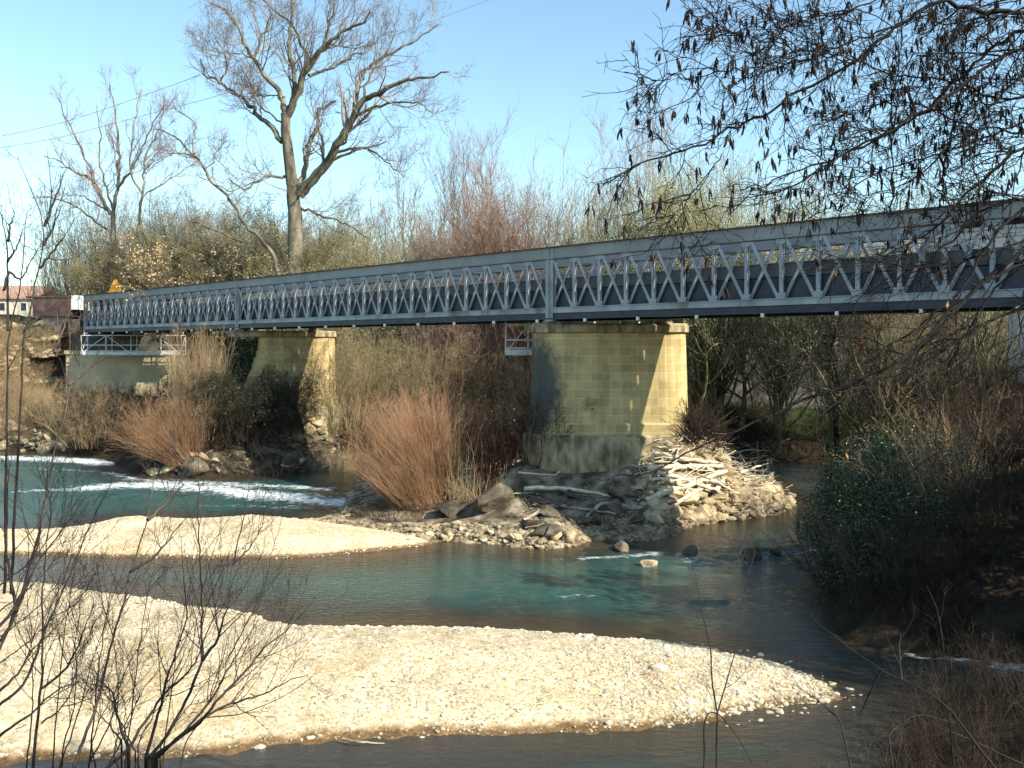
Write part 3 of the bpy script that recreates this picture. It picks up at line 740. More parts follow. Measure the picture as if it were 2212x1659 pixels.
# ------------------------------------------------------------------ inspection platforms
def cage(label, x0, x1, yc, z0, z1, wy, n):
    e = empty('inspection_platform', (x0, yc, .8)); tag(e, label, 'platform', 'steel inspection platforms hung under the bridge')
    L = x1 - x0; f = MB(); b = .07
    for y in (-wy / 2, wy / 2):
        for z in (z0 + .05, z0 + .35, (z0 + z1) / 2, z1):
            f.bar((0, y, z), (L, y, z), b, b)
        for i in range(n + 1):
            x = L * i / n; f.bar((x, y, z0), (x, y, z1), b, b, up=(0, 1, 0))
    f.build('frame', M['galv'], e)
    r = MB()
    for i in range(n):
        a, c = L * i / n, L * (i + 1) / n
        if i % 2: a, c = c, a
        r.bar((a, -wy / 2, z0 + .1), (c, -wy / 2, z1), .05, .05, up=(0, 1, 0))
    for x in (0, L):
        for z in (z0 + .05, (z0 + z1) / 2, z1): r.bar((x, -wy / 2, z), (x, wy / 2, z), .06, .06)
        r.bar((x, -wy / 2, z0 + .1), (x, wy / 2, z1), .05, .05, up=(1, 0, 0))
    r.build('bracing', M['galv'], e)
    fl = MB(); fl.box(0, L, -wy / 2, wy / 2, z0 - .03, z0 + .02); fl.box(0, L, -wy / 2 - .03, -wy / 2, z0 - .02, z0 + .28); fl.build('floor', M['galv'], e)
    h = MB()
    for i in range(0, n + 1, 2):
        h.bar((L * i / n, 0, z1), (L * i / n, 0, 8.82), .08, .08, up=(0, 1, 0))
    h.build('hangers', M['galv'], e)
cage('long steel caged platform hung below the bridge in front of the far abutment', -39.4, -30.3, 79.6, 6.72, 8.5, 1.2, 4)
cage('small steel caged platform below the bridge behind the near pier', -.34, 8.0, 46.2, 7.05, 8.62, 1.1, 7)

# ------------------------------------------------------------------ far bank things
sg = empty('road_sign', (*P(249, 622, 87)[:2], 9.8)); tag(sg, 'orange triangular road sign above the far end of the bridge', 'road sign')
zt = P(249, 604, 87)[2] - 9.8; zb = P(249, 634, 87)[2] - 9.8
mm = MB(); h = .60
zb = max(zb, zt - 1.3)
v = [[-h * 1.25, 0, zb], [h * 1.25, 0, zb], [.12, 0, zt], [-.12, 0, zt]]
vv = np.array(v + [[a, .04, c] for a, _, c in v]); mm.add(vv, [[0, 1, 2, 3], [7, 6, 5, 4], [0, 4, 5, 1], [1, 5, 6, 2], [2, 6, 7, 3], [3, 7, 4, 0]])
mm.build('panel', noisy('orange_sign', (.75, .32, .03), (.85, .42, .05), 2, .5), sg)
mm = MB(); mm.box(-.04, .04, .045, .12, 0, zt - .1); mm.build('pole', M['galv'], sg)

def house(label, x, y, w_, d_, z0, zw, zr, rz, wall, roof):
    e = empty('house', (x, y, z0), rz); tag(e, label, 'house')
    m = MB(); m.box(-w_ / 2, w_ / 2, -d_ / 2, d_ / 2, -6, zw); m.build('wall', wall, e)
    m = MB(); o = .4; a = [-w_ / 2 - o, w_ / 2 + o]; 
    v = [[a[0], -d_ / 2 - o, zw - .15], [a[1], -d_ / 2 - o, zw - .15], [a[1], 0, zr], [a[0], 0, zr], [a[1], d_ / 2 + o, zw - .15], [a[0], d_ / 2 + o, zw - .15]]
    v += [[p[0], p[1], p[2] + .18] for p in v]
    m.add(v, [[0, 3, 2, 1], [3, 5, 4, 2], [6, 7, 8, 9], [9, 8, 10, 11], [0, 1, 7, 6], [5, 11, 10, 4]], [[0, 6, 9], [0, 9, 3], [3, 9, 11], [3, 11, 5], [1, 2, 8], [1, 8, 7], [2, 4, 10], [2, 10, 8]])
    m.build('roof', roof, e)
    for i, xx in enumerate(np.linspace(-w_ / 2 + 1.6, w_ / 2 - 1.6, max(2, int(w_ / 3)))):
        m = MB(); m.box(xx - .45, xx + .45, -d_ / 2 - .03, -d_ / 2 - .002, zw - 1.9, zw - .6); f = m.build('window', M['white_paint'], e)
        m = MB(); m.box(xx - .37, xx + .37, -d_ / 2 - .045, -d_ / 2 - .032, zw - 1.8, zw - .7); m.build('pane', M['steel_dark'], f)
    return e
plaster = noisy('cream_render', (.55, .48, .38), (.68, .61, .50), 1, .9)
tiles = noisy('clay_roof_tiles', (.24, .14, .10), (.42, .28, .21), 3, .9, .5, 12, stretch=(1, 4, 1))
house('low cream house with brown tiled roof on the far left bank', P(-12, 650, 125)[0], 128, 12, 9, 9.8, 5.4, 7.3, .1, plaster, tiles)
house('white rendered house behind the trees at the right, under the bridge', P(2450, 720, 62)[0], 66, 9, 8, 3.8, 7.8, 10.5, 0, noisy('white_render', (.70, .70, .69), (.8, .8, .78), 1, .9), tiles)

# graffiti wall under the right part of the bridge
gw = empty('retaining_wall', (*P(1545, 760, 72)[:2], 4.4)); tag(gw, 'grey concrete wall with white and red graffiti on the bank beyond the near pier', 'wall')
Lw = P(1900, 760, 72)[0] - P(1545, 760, 72)[0]
mm = MB(); mm.box(0, Lw, 0, .4, -1.5, 5.7); mm.box(-.1, Lw + .1, -.08, .48, 5.7, 5.95); mm.build('wall_face', noisy('grey_concrete', (.07, .07, .068), (.14, .14, .13), .7, .9, .4, 8), gw, bevel=.02)
def stroke(pts, wid, mat, nm):
    pts = catmull(pts, 6, False); mm = MB(); V = []
    n = len(pts)
    for i in range(n):
        t = pts[min(i + 1, n - 1)] - pts[max(i - 1, 0)]; t = t / np.linalg.norm(t); nn = np.array([-t[1], t[0]])
        for sgn in (-1, 1): 
            p = pts[i] + nn * sgn * wid / 2; V.append([p[0], -.004, p[1]])
    Q = [[2 * i, 2 * i + 1, 2 * i + 3, 2 * i + 2] for i in range(n - 1)]
    mm.add(V, Q); return mm.build(nm, mat, gw)
def gxy(u, v): p = P(u, v, 72); return (p[0] - gw.location[0], p[2] - 4.4)
wp = noisy('white_spray_paint', (.80, .80, .80), (.88, .88, .88), 2, .7); rp = noisy('red_spray_paint', (.55, .02, .04), (.68, .05, .07), 2, .7)
stroke([gxy(1722, 718), gxy(1728, 732), gxy(1724, 744), gxy(1732, 756), gxy(1742, 752)], .36, wp, 'graffiti')
stroke([gxy(1764, 722), gxy(1752, 721), gxy(1748, 730), gxy(1757, 737), gxy(1760, 746), gxy(1748, 750)], .22, wp, 'graffiti')
stroke([gxy(1770, 724), gxy(1766, 738), gxy(1768, 750)], .16, wp, 'graffiti')
stroke([gxy(1786, 752), gxy(1800, 744), gxy(1812, 738)], .12, wp, 'graffiti')
stroke([gxy(1858, 718), gxy(1850, 730), gxy(1850, 744), gxy(1862, 752), gxy(1868, 742)], .40, rp, 'graffiti')
stroke([gxy(1860, 728), gxy(1866, 740), gxy(1872, 748)], .12, wp, 'graffiti')
stroke([gxy(1716, 714), gxy(1712, 724)], .2, rp, 'graffiti')

# ------------------------------------------------------------------ white van crossing the bridge
van = empty('white_van', (B0[0] + BD[0] * (-13.2 * PAN) + .6859 * 1.95, B0[1] + BD[1] * (-13.2 * PAN) + .7277 * 1.95, 11.385), math.atan2(BD[1], BD[0]))
tag(van, 'white van crossing the bridge deck behind the alder branches at the right', 'van')
prof = np.array([(-2.6, .35), (2.2, .35), (2.55, .45), (2.6, .95), (2.35, 1.1), (1.75, 1.28), (1.15, 2.05), (.85, 2.15), (-2.5, 2.15), (-2.62, 1.9)])
def extr(prof, y0, y1, mat, nm, par, bevel=.03):
    n = len(prof); v = [[a, y0, b] for a, b in prof] + [[a, y1, b] for a, b in prof]
    me = bpy.data.meshes.new(nm); me.from_pydata(v, [], [list(range(n)), list(range(n, 2 * n))[::-1]] + [[i, i + n, (i + 1) % n + n, (i + 1) % n] for i in range(n)]); me.update()
    o = link(nm, me, mat, par)
    if bevel: mo = o.modifiers.new('Bevel', 'BEVEL'); mo.width = bevel; mo.segments = 2
    return o
extr(prof, -.93, .93, noisy('white_car_paint', (.78, .78, .78), (.82, .82, .82), 1, .25, spec=.6), 'body', van)
gl = noisy('dark_glass', (.02, .025, .03), (.03, .035, .04), 1, .08, spec=.8)
for y0, y1 in ((-.945, -.932), (.932, .945)):
    extr(np.array([(1.62, 1.3), (1.12, 1.95), (.35, 1.95), (.35, 1.3)]), y0, y1, gl, 'side_window', van, 0)
    extr(np.array([(.2, 1.3), (.2, 1.9), (-1.0, 1.9), (-1.0, 1.3)]), y0, y1, gl, 'side_window', van, 0)
for xx in (-1.6, 1.6):
    for yy in (-.86, .86):
        bm = MB(); a = np.linspace(0, 2 * np.pi, 20, endpoint=False)
        ring = np.c_[xx + .34 * np.cos(a), .34 + .34 * np.sin(a)]
        extr(ring, yy - .11, yy + .11, gl, 'wheel', van, .02)
van.scale = (1, 1, .82)
# white road barrier / light panels at right end of the bridge are hidden by the alder

# ------------------------------------------------------------------ overhead wires
def wire(label, pts, Y):
    pp = np.array([P(u, v, Y + i * 4) for i, (u, v) in enumerate(pts)])
    o = tube_obj('overhead_wire', [trace(pp, 60, .022, .022)], M['flange'], None, 5); tag(o, label, 'wire', 'overhead wires crossing the sky')
wire('upper overhead wire running behind the tall tree to the top edge', [(-900, 420), (-200, 330), (0, 295), (139, 265), (244, 230), (428, 164), (640, 84), (848, 0), (1000, -62), (1300, -200)], 62)
wire('lower overhead wire leaving the sky at the top, right of the tall tree', [(-900, 440), (-200, 350), (0, 320), (130, 298), (300, 252), (480, 205), (700, 132), (944, 42), (1053, 1), (1400, -140)], 66)

# ------------------------------------------------------------------ rocks
def Hh(x, y):
    x = np.atleast_1d(np.asarray(x, float)); y = np.atleast_1d(np.asarray(y, float))
    return np.maximum.reduce([ground_h(x, y), isl_h(x, y), bar1_h(x, y), bar2_h(x, y)])
HX0, HY0, HST = -70.0, -10.0, .25
_gx = np.arange(HX0, 50, HST); _gy = np.arange(HY0, 125, HST); _GX, _GY = np.meshgrid(_gx, _gy); HG = Hh(_GX.ravel(), _GY.ravel()).reshape(_GX.shape)
def Hf(x, y):
    x = np.atleast_1d(np.asarray(x, float)); y = np.atleast_1d(np.asarray(y, float))
    fx = np.clip((x - HX0) / HST, 0, len(_gx) - 1.001); fy = np.clip((y - HY0) / HST, 0, len(_gy) - 1.001); i = fx.astype(int); j = fy.astype(int); a = fx - i; b = fy - j
    return (HG[j, i] * (1 - a) + HG[j, i + 1] * a) * (1 - b) + (HG[j + 1, i] * (1 - a) + HG[j + 1, i + 1] * a) * b
def march(u, v):
    """where the sight line through picture point (u, v) meets the ground"""
    u = np.atleast_1d(np.asarray(u, float)); v = np.atleast_1d(np.asarray(v, float)); Yh = np.full(u.shape, 110.0); done = np.zeros(u.shape, bool)
    for Y in np.concatenate([np.arange(9, 50, .15), np.arange(50, 110, .3)]):
        x = (u - CX) / F * Y; z = CZ - (v - HZ) / F * Y
        hit = (~done) & (z <= Hf(x, np.full(u.shape, Y))); Yh[hit] = Y; done |= hit
    return (u - CX) / F * Yh, Yh, done
def ico(sub):
    import bmesh
    bm = bmesh.new(); bmesh.ops.create_icosphere(bm, subdivisions=sub, radius=1)
    v = np.array([p.co[:] for p in bm.verts]); f = np.array([[q.index for q in p.verts] for p in bm.faces]); bm.free(); return v, f
IV3, IF3 = ico(3); IV1, IF1 = ico(1); IV2, IF2 = ico(2)
def rock_geo(rg, V, cuts=9, rough=.05, flat=.75, cmin=.45):
    v = V.copy()
    for _ in range(cuts):
        n = unit(rg.normal(0, 1, 3)); d = rg.uniform(cmin, .85)
        s = v @ n; v -= np.maximum(s - d, 0)[:, None] * n
    v += rg.normal(0, rough * .25, v.shape)
    v += (vnoise(v[:, 0] * 2.3 + 9, v[:, 1] * 2.3 + v[:, 2] * 2)[:, None]) * rough * 2 * unit(v)
    v *= np.array([rg.uniform(.9, 1.3), rg.uniform(.7, 1.0), flat * rg.uniform(.7, 1.1)])
    return v
ROCKS = []
for i in range(12):
    rg = np.random.default_rng(100 + i)
    me = np_mesh('boulder', rock_geo(rg, IV3, 12, .05), None, IF3, False); me.materials.append(M['rock']); ROCKS.append(me)
ROCKS_D = []
for me in ROCKS[:7]:
    m2 = me.copy(); m2.materials.clear(); m2.materials.append(M['rock_dark']); ROCKS_D.append(m2)
def boulder(rg, x, y, s, label, group=None, dark=False, z=None, flat=1.0, sink=.3):
    L = ROCKS_D if dark else ROCKS
    o = bpy.data.objects.new('boulder', L[rg.integers(len(L))]); COL.objects.link(o)
    zz = float(Hf(x, y)[0]) if z is None else z
    zz = max(zz, -.1)
    o.location = (x, y, zz + s * (.55 - sink) * flat); o.rotation_euler = (rg.normal(0, .35), rg.normal(0, .35), rg.uniform(0, 6.28)); o.scale = (s, s, s * flat)
    tag(o, label, 'boulder', group); return o
rg = np.random.default_rng(55)
def mq(u, v):
    x, y, _ = march(u, v); return float(x[0]), float(y[0])
# sunlit pile against the right end of the pier
n = 0
while n < 125:
    u, v = rg.uniform(1395, 1712), rg.uniform(930, 1132)
    top = 935 + max(0, u - 1490) * .55 + max(0, 1470 - u) * 1.0
    if v < top: continue
    x, y, _ = march(u, v); x, y = float(x[0]), float(y[0])
    if sdist(np.array([x]), np.array([y]), ISL)[0] < -.1: continue
    boulder(rg, x, y, rg.uniform(.2, .62) * (1.2 if v > 1050 else .8), 'pale sunlit boulder in the debris pile at the right end of the near pier', 'boulders of the debris pile', flat=.85); n += 1
for (u, v, s, lab) in [(1595, 1082, .95, 'largest pale flat-faced boulder in the debris pile'), (1660, 1062, .8, 'pale sloping boulder at the right tip of the debris pile'), (1433, 1090, .75, 'pointed pale boulder at the left foot of the debris pile'),
                       (1480, 1000, .75, 'bright white slab near the top of the debris pile')]:
    x, y = mq(u, v); boulder(rg, x, y, s, lab, None, flat=.75)
# blocks in the bridge shadow, in the darker rock that deepens it
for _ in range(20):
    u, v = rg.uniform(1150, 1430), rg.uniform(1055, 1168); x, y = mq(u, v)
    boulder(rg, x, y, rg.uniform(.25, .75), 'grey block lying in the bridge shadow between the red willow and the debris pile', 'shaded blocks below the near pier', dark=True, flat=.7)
# pale rim of the island
for _ in range(30):
    u = rg.uniform(860, 1190); v = 1172 + (12 if u > 1060 else 0) * 1.0 - rg.uniform(0, 26); x, y = mq(u, v)
    boulder(rg, x, y, rg.uniform(.12, .34), 'small pale rock on the gravelly rim of the island below the red willow', 'rocks on the island rim', flat=.7)
for (u, v, s, lab) in [(1198, 1168, .34, 'rounded white boulder left of its taller neighbour at the island tip'), (1228, 1170, .48, 'tall white boulder at the tip of the island rim'),
                       (1060, 1102, 1.15, 'big slanting grey rock beneath the crimson stems'), (968, 1110, .8, 'brown rock at the foot of the red willow')]:
    x, y = mq(u, v); boulder(rg, x, y, s, lab, None, dark='grey rock' in lab or 'brown' in lab, flat=1.0)
# rocks standing in the river
for (u, v, s, lab, dk) in [(1640, 1182, .62, 'half-sunlit round boulder in the shaded rapids', False), (1628, 1206, .50, 'low dark boulder in front of the half-sunlit one', True), (1404, 1222, .40, 'small mossy boulder with foam around it in mid river', False),
                           (1676, 1196, .30, 'small wet boulder right of the half-sunlit one', True), (1726, 1130, .18, 'lone little white rock in the back channel', False),
                           (1340, 1186, .45, 'dark submerged boulder in the shadow left of the rapids', True), (1490, 1196, .5, 'black wet boulder in the middle of the rapids', True)]:
    x, y = G(u, v, 0); boulder(rg, x, y, s, lab, None, dark=dk, z=0, flat=.8, sink=.35)
# second pier mound
for _ in range(44):
    u, v = rg.uniform(395, 735), rg.uniform(905, 1026)
    x, y = mq(u, v)
    if 430 < u < 640 and v < 985 and rg.random() < .75: continue
    boulder(rg, x, y, rg.uniform(.25, .75), 'grey-brown boulder on the mound around the second pier', 'boulders around the second pier', dark=rg.random() < .4, flat=.85)
for (u, v, s, lab, dk) in [(330, 1026, .55, 'flat pale rock at the water edge below the orange willow', False), (365, 1020, .6, 'pale rock beside the dark split boulder', False), (420, 1024, 1.1, 'dark split boulder at the water edge', True),
                           (600, 998, 1.1, 'smooth grey boulder left of its twin at the waterline', True), (632, 1006, 1.0, 'smooth grey boulder right of its twin at the waterline', True), (535, 930, 1.2, 'tall lichen-spotted rock in the dark thicket', True)]:
    x, y = mq(u, v); boulder(rg, x, y, s, lab, None, dark=dk, flat=.9)
# ---- loose stones as stuff
def stones(name, label, pts, sizes, mat, V=IV1, Fc=IF1, flat=.6):
    rg = np.random.default_rng(len(pts)); N = len(pts); base = [rock_geo(rg, V, 4, .05, .8, .6) for _ in range(8)]
    k = rg.integers(0, 8, N); B = np.array(base)[k]
    a = rg.uniform(0, 6.28, N); c, s = np.cos(a), np.sin(a)
    X = B[..., 0] * c[:, None] - B[..., 1] * s[:, None]; Y = B[..., 0] * s[:, None] + B[..., 1] * c[:, None]; Z = B[..., 2] * flat
    v = np.stack([X, Y, Z], -1) * sizes[:, None, None] + pts[:, None, :]
    f = Fc[None] + (np.arange(N) * len(V))[:, None, None]
    o = link(name, np_mesh(name, v.reshape(-1, 3), None, f.reshape(-1, 3), False), mat); tag(o, label, name.replace('_', ' '), None, 'stuff'); return o
def scatter(poly, n, inner, outer, rg, hf, xlim=(-25, 30), dens=None):
    x0, y0 = poly.min(0); x1, y1 = poly.max(0); x0 = max(x0, xlim[0])
    X = rg.uniform(x0 - .5, x1 + .5, n * 8); Y = rg.uniform(y0 - .5, y1 + .5, n * 8); d = sdist(X, Y, poly)
    ok = (d > outer) & (d < inner); X, Y, d = X[ok], Y[ok], d[ok]
    if dens is not None:
        k = rg.random(len(X)) < dens(X, Y, d); X, Y = X[k], Y[k]
    X, Y = X[:n], Y[:n]
    return np.stack([X, Y, hf(X, Y)], 1)
M['pebble'] = rock_mat('river_pebbles', (.36, .30, .21), (.52, .45, .33), (.66, .59, .46))
rg = np.random.default_rng(9)
p = scatter(BAR1, 26000, 9, .02, rg, bar1_h, (-17, 12), lambda X, Y, d: np.clip(.20 + .9 * smooth(X, 0, 6) + .9 * smooth(-d, -1.1, 0) * smooth(Y, 19, 22) + .5 * smooth(fbm(X * .4, Y * .4, 3), 0, .4), 0, 1))
stones('pebbles', 'loose pale pebbles scattered over the near gravel bar', p, rg.gamma(3, .0065, len(p)) + .010, M['pebble'])
p = scatter(BAR1, 5200, 9, .0, rg, bar1_h, (-12, 12), lambda X, Y, d: np.clip(.08 + .9 * smooth(X, 1, 6) + .6 * smooth(-d, -1.0, 0) * smooth(Y, 20, 23), 0, 1))
stones('cobbles', 'rounded cobbles mixed through the tip and upper edge of the near gravel bar', p, rg.gamma(2.6, .013, len(p)) + .015, M['pebble'], flat=.75)
p = scatter(BAR2, 7000, 9, -.02, rg, bar2_h, (-30, 0))
stones('pebbles', 'loose pale pebbles scattered over the far gravel bar', p, rg.gamma(3, .009, len(p)) + .012, M['pebble'])
p = scatter(BAR1, 480, .35, -.5, rg, lambda X, Y: np.maximum(bar1_h(X, Y), -.02), (-5, 9), lambda X, Y, d: smooth(X, 1, 6) * (Y > 18))
stones('cobbles', 'small bright cobbles along the tip of the near gravel bar', p, rg.gamma(3, .012, len(p)) + .02, M['pebble'], flat=.7)
p = scatter(ISL, 4200, 1.6, -.12, rg, isl_h, (-14, 14), lambda X, Y, d: np.where(Y < 41.5, .9, .25))
stones('rubble', 'broken stones and rubble covering the island around the near pier', p, rg.gamma(2.4, .035, len(p)) + .02, M['rock'], flat=.7)
p = scatter(ISL, 1000, 9, .8, rg, isl_h, (-14, 14))
stones('rubble', 'earthy stones strewn over the middle of the island', p, rg.gamma(2.4, .045, len(p)) + .02, M['rock_dark'], flat=.7)
def scatter_uv(n, rg, u0, u1, v0, v1, zf=None):
    x, y, ok = march(rg.uniform(u0, u1, n), rg.uniform(v0, v1, n)); x, y = x[ok], y[ok]; return np.stack([x, y, Hf(x, y)], 1)
p = scatter_uv(900, rg, 1390, 1712, 960, 1130, lambda u, v: .3 + 2.6 * np.clip((1125 - v) / 150, 0, 1)); p = p[sdist(p[:, 0], p[:, 1], ISL) > .1]
stones('rubble', 'bright rubble filling the debris pile beside the near pier', p, rg.gamma(2.4, .06, len(p)) + .03, M['rock'], flat=.8, V=IV2, Fc=IF2)
p = scatter_uv(1300, rg, -80, 140, 690, 975, lambda u, v: np.clip((978 - v) / 240 * 9.5, 0, 9.5))
stones('rubble', 'small stones between the rocks of the left bank', p, rg.gamma(2.4, .07, len(p)) + .05, M['rock'], flat=.7)
p = scatter_uv(900, rg, 380, 740, 930, 1026, lambda u, v: np.clip((1026 - v) / 130 * 3.2, 0, 3.2))
stones('rubble', 'small stones on the mound of the second pier', p, rg.gamma(2.4, .07, len(p)) + .04, M['rock_dark'], flat=.7)

p = scatter(BAR1, 420, 9, .1, np.random.default_rng(88), bar1_h, (-17, 12)); n_ = len(p); r8 = np.random.default_rng(89)
d = unit(np.stack([r8.normal(1, .8, n_), r8.normal(0, .6, n_), r8.normal(0, .12, n_)], 1)); L = r8.gamma(2, .05, n_) + .03; K = 4
S = p[:, None, :] + [0, 0, .012] + d[:, None, :] * (np.linspace(-.5, .5, K)[None, :, None] * L[:, None, None]) + r8.normal(0, .006, (n_, K, 3))
tag(tube_obj('litter', [(S, r8.uniform(.003, .010, n_)[:, None] * np.linspace(1, .5, K)[None])], M['litter'], None, 4), 'dark twigs and leaf scraps strewn over the near gravel bar', 'litter', kind='stuff')
# ------------------------------------------------------------------ driftwood
def log(pts, r0, r1, label, mat='driftwood', zoff=0, forks=0, seed=0, group='driftwood pieces'):
    rg = np.random.default_rng(seed + 500)
    pp = []
    for (u, v, z) in pts:
        x, y = mq(u, v); h = .30 if z < 1.0 else (.75 if z > 1.55 else .5); pp.append([x * (y - h) / y, y - h, CZ - (v - HZ) / F * (y - h)])
    s = trace(np.array(pp), 16, r0, r1, r0 * .18, rg)
    st = [s]
    if forks: st.append(children(rg, s, forks, r0 * 14, (25, 60), .1, .2, 6, .45, .012))
    o = tube_obj('driftwood_log', st, M[mat], None, 7); tag(o, label, 'driftwood', group); return o
log([(1134, 1056, .95), (1165, 1053, 1.05), (1220, 1055, 1.0), (1280, 1064, .95), (1336, 1073, .85)], .11, .07, 'long curved pale log lying in the bridge shadow', 'driftwood', seed=1)
log([(1120, 1020, 1.5), (1160, 1024, 1.45), (1200, 1026, 1.4), (1210, 1018, 1.6)], .045, .02, 'thin hooked pale stick above the long curved log', seed=2)
log([(1395, 1082, 1.2), (1430, 1066, 1.7), (1500, 1042, 1.9), (1570, 1018, 2.0)], .17, .10, 'thick pale log across the middle of the debris pile', seed=3)
log([(1400, 1012, 2.6), (1460, 1008, 2.7), (1560, 1006, 2.7)], .13, .10, 'straight pale beam along the top of the debris pile', seed=4)
log([(1405, 975, 3.1), (1470, 990, 3.2), (1550, 1000, 3.0)], .10, .08, 'upper straight plank-like log against the pier foot', seed=14)
log([(1545, 1062, 1.7), (1572, 1020, 2.6), (1568, 985, 3.3), (1600, 972, 3.6), (1660, 962, 3.8)], .13, .04, 'forked white trunk rising above the debris pile', seed=5, forks=4)
log([(1440, 1100, 1.0), (1500, 1060, 1.6), (1570, 1030, 2.1), (1660, 1000, 2.3)], .09, .05, 'long diagonal white pole over the right half of the debris pile', seed=6, forks=2)
log([(1570, 1046, 2.0), (1620, 1035, 2.1), (1680, 1026, 2.1)], .08, .05, 'short white limb pointing right from the debris pile', seed=7, forks=2)
log([(1600, 1020, 2.2), (1640, 1030, 2.0), (1670, 1018, 2.2), (1664, 992, 2.9)], .07, .03, 'bent white branch ending upright over the back channel', seed=8, forks=2)
log([(1420, 1020, 2.0), (1480, 1036, 2.3), (1550, 1060, 2.4)], .10, .06, 'pale log below the straight beam', seed=9)
log([(1597, 978, 3.3), (1610, 1000, 2.7), (1635, 1018, 2.3)], .05, .03, 'thin curved stick leaning on the forked trunk', seed=10, forks=2)
log([(1130, 1125, .5), (1190, 1090, .9), (1260, 1100, .8), (1330, 1110, .6)], .09, .05, 'dark rotting branch among the shaded blocks', 'driftwood_grey', seed=11, forks=3)
log([(654, 1104, .1), (672, 1108, .22), (690, 1116, .1)], .10, .05, 'small pale log stranded beside the far gravel bar', seed=12)
log([(740, 1596, .06), (770, 1602, .02), (830, 1606, .01)], .03, .012, 'thin stick at the lower edge of the near gravel bar', seed=13, mat='driftwood_grey')
log([(500, 1320, .15), (530, 1332, .22), (560, 1318, .5)], .035, .012, 'forked grey twig stuck in the upper edge of the near gravel bar', seed=15, mat='driftwood_grey', forks=3)
log([(150, 930, 1.5), (190, 938, 1.4), (240, 950, 1.0)], .12, .06, 'bleached log on the left bank below the abutment', seed=16, forks=3)
log([(1390, 1100, .6), (1300, 1085, .8), (1250, 1130, .4)], .12, .07, 'half-buried trunk between the shaded blocks', 'driftwood_grey', seed=17)
rl = np.random.default_rng(404)
for i in range(17):
    cu, cv = rl.uniform(1450, 1655), rl.uniform(992, 1070); a_ = rl.normal(0, .65); Lp = rl.uniform(28, 75); bend = rl.normal(0, 9)
    cv = max(cv, 985 + max(0, cu - 1560) * .35)
    dx_, dy_ = Lp * math.cos(a_), -Lp * math.sin(a_) * .8
    log([(cu - dx_, cv - dy_, 1.5 + .5 * rl.random()), (cu - dx_ * .3, cv - dy_ * .3 + bend, 2.0), (cu + dx_ * .4, cv + dy_ * .4 - bend * .6, 2.0), (cu + dx_, cv + dy_, 1.8)], rl.uniform(.028, .085), .018, 'bleached branch tangled with others on the right half of the debris pile', 'driftwood' if rl.random() < .65 else 'driftwood_grey', seed=40 + i, forks=int(rl.integers(1, 5)), group='tangled bleached branches')
# tangle of fine debris on the pile
rg = np.random.default_rng(71)
p = scatter_uv(420, rg, 1385, 1690, 965, 1075, lambda u, v: 1.2 + 2.0 * np.clip((1090 - v) / 120, 0, 1)); p[:, 2] += rg.uniform(.0, .7, len(p))
d = unit(np.stack([rg.normal(1, .8, len(p)), rg.normal(0, .5, len(p)), rg.normal(.05, .35, len(p))], 1)); L = rg.uniform(.4, 1.9, len(p))
K = 5; S = p[:, None, :] + d[:, None, :] * (np.linspace(-.5, .5, K)[None, :, None] * L[:, None, None]) + rg.normal(0, .03, (len(p), K, 3))
R = rg.uniform(.010, .035, len(p))[:, None] * np.linspace(1, .5, K)[None]
tag(tube_obj('debris', [(S, R)], M['driftwood'], None, 5), 'tangle of bleached sticks heaped on the boulders beside the near pier', 'debris', kind='stuff')
p = scatter_uv(260, rg, 1130, 1420, 1060, 1150, lambda u, v: .7 + 0 * u); p[:, 2] += rg.uniform(0, .25, len(p))
d = unit(np.stack([rg.normal(1, .9, len(p)), rg.normal(0, .6, len(p)), rg.normal(.0, .3, len(p))], 1)); L = rg.uniform(.3, 1.4, len(p))
S = p[:, None, :] + d[:, None, :] * (np.linspace(-.5, .5, K)[None, :, None] * L[:, None, None]) + rg.normal(0, .03, (len(p), K, 3))
R = rg.uniform(.008, .02, len(p))[:, None] * np.linspace(1, .5, K)[None]
tag(tube_obj('debris', [(S, R)], M['driftwood_grey'], None, 4), 'broken sticks caught between the shaded blocks', 'debris', kind='stuff')
# rotten stakes in the shallows
for (u, v, h, lean, lab) in [(1791, 1172, .62, .0, 'upright rotten stake in the water near the ivy bank'), (1836, 1150, 1.1, .25, 'leaning rotten stake at the edge of the ivy bank'), (1320, 1160, .55, .02, 'short rotten stake by the shaded blocks')]:
    x, y = G(u, v, 0); s = trace([[x, y, -.4], [x + lean * .5, y, h * .5], [x + lean, y, h]], 6, .13, .10, .01); o = tube_obj('rotten_stake', [s], M['rust_post'], None, 7); tag(o, lab, 'stake')

# ------------------------------------------------------------------ vegetation
def z0(x, y): return float(Hf(x, y)[0])
def T5(p): return 69.1 + p[0] * .4375, p[1] * .4375       # zoom of the upper left quarter
def limb5(pts, Y, r0, r1, dY=0.0, K=None, jit=.06):
    n = len(pts); pp = [P(*T5(p), Y + dY * i / (n - 1)) for i, p in enumerate(pts)]
    return trace(pp, K or max(8, n * 3), r0, r1, jit, rng)

def finish_tree(label, name, base, trunk_s, crown_levels, mt, mc, buds=None, group=None, cat='tree', bud_mat=None, sides=4):
    e = empty(name, base); tag(e, label, cat, group)
    off = np.array(base)
    mv = lambda S: [(p - off, r) for p, r in S]
    tube_obj('trunk', mv(trunk_s), M[mt], e, 6)
    tube_obj('crown', mv(crown_levels), M[mc], e, 3)
    if buds:
        V = []; Q = []; n = 0
        for v, q in buds: V.append(v - off); Q.append(q + n); n += len(v)
        link('buds', np_mesh('buds', np.concatenate(V), np.concatenate(Q), smooth_=False), M[bud_mat], e)
    return e

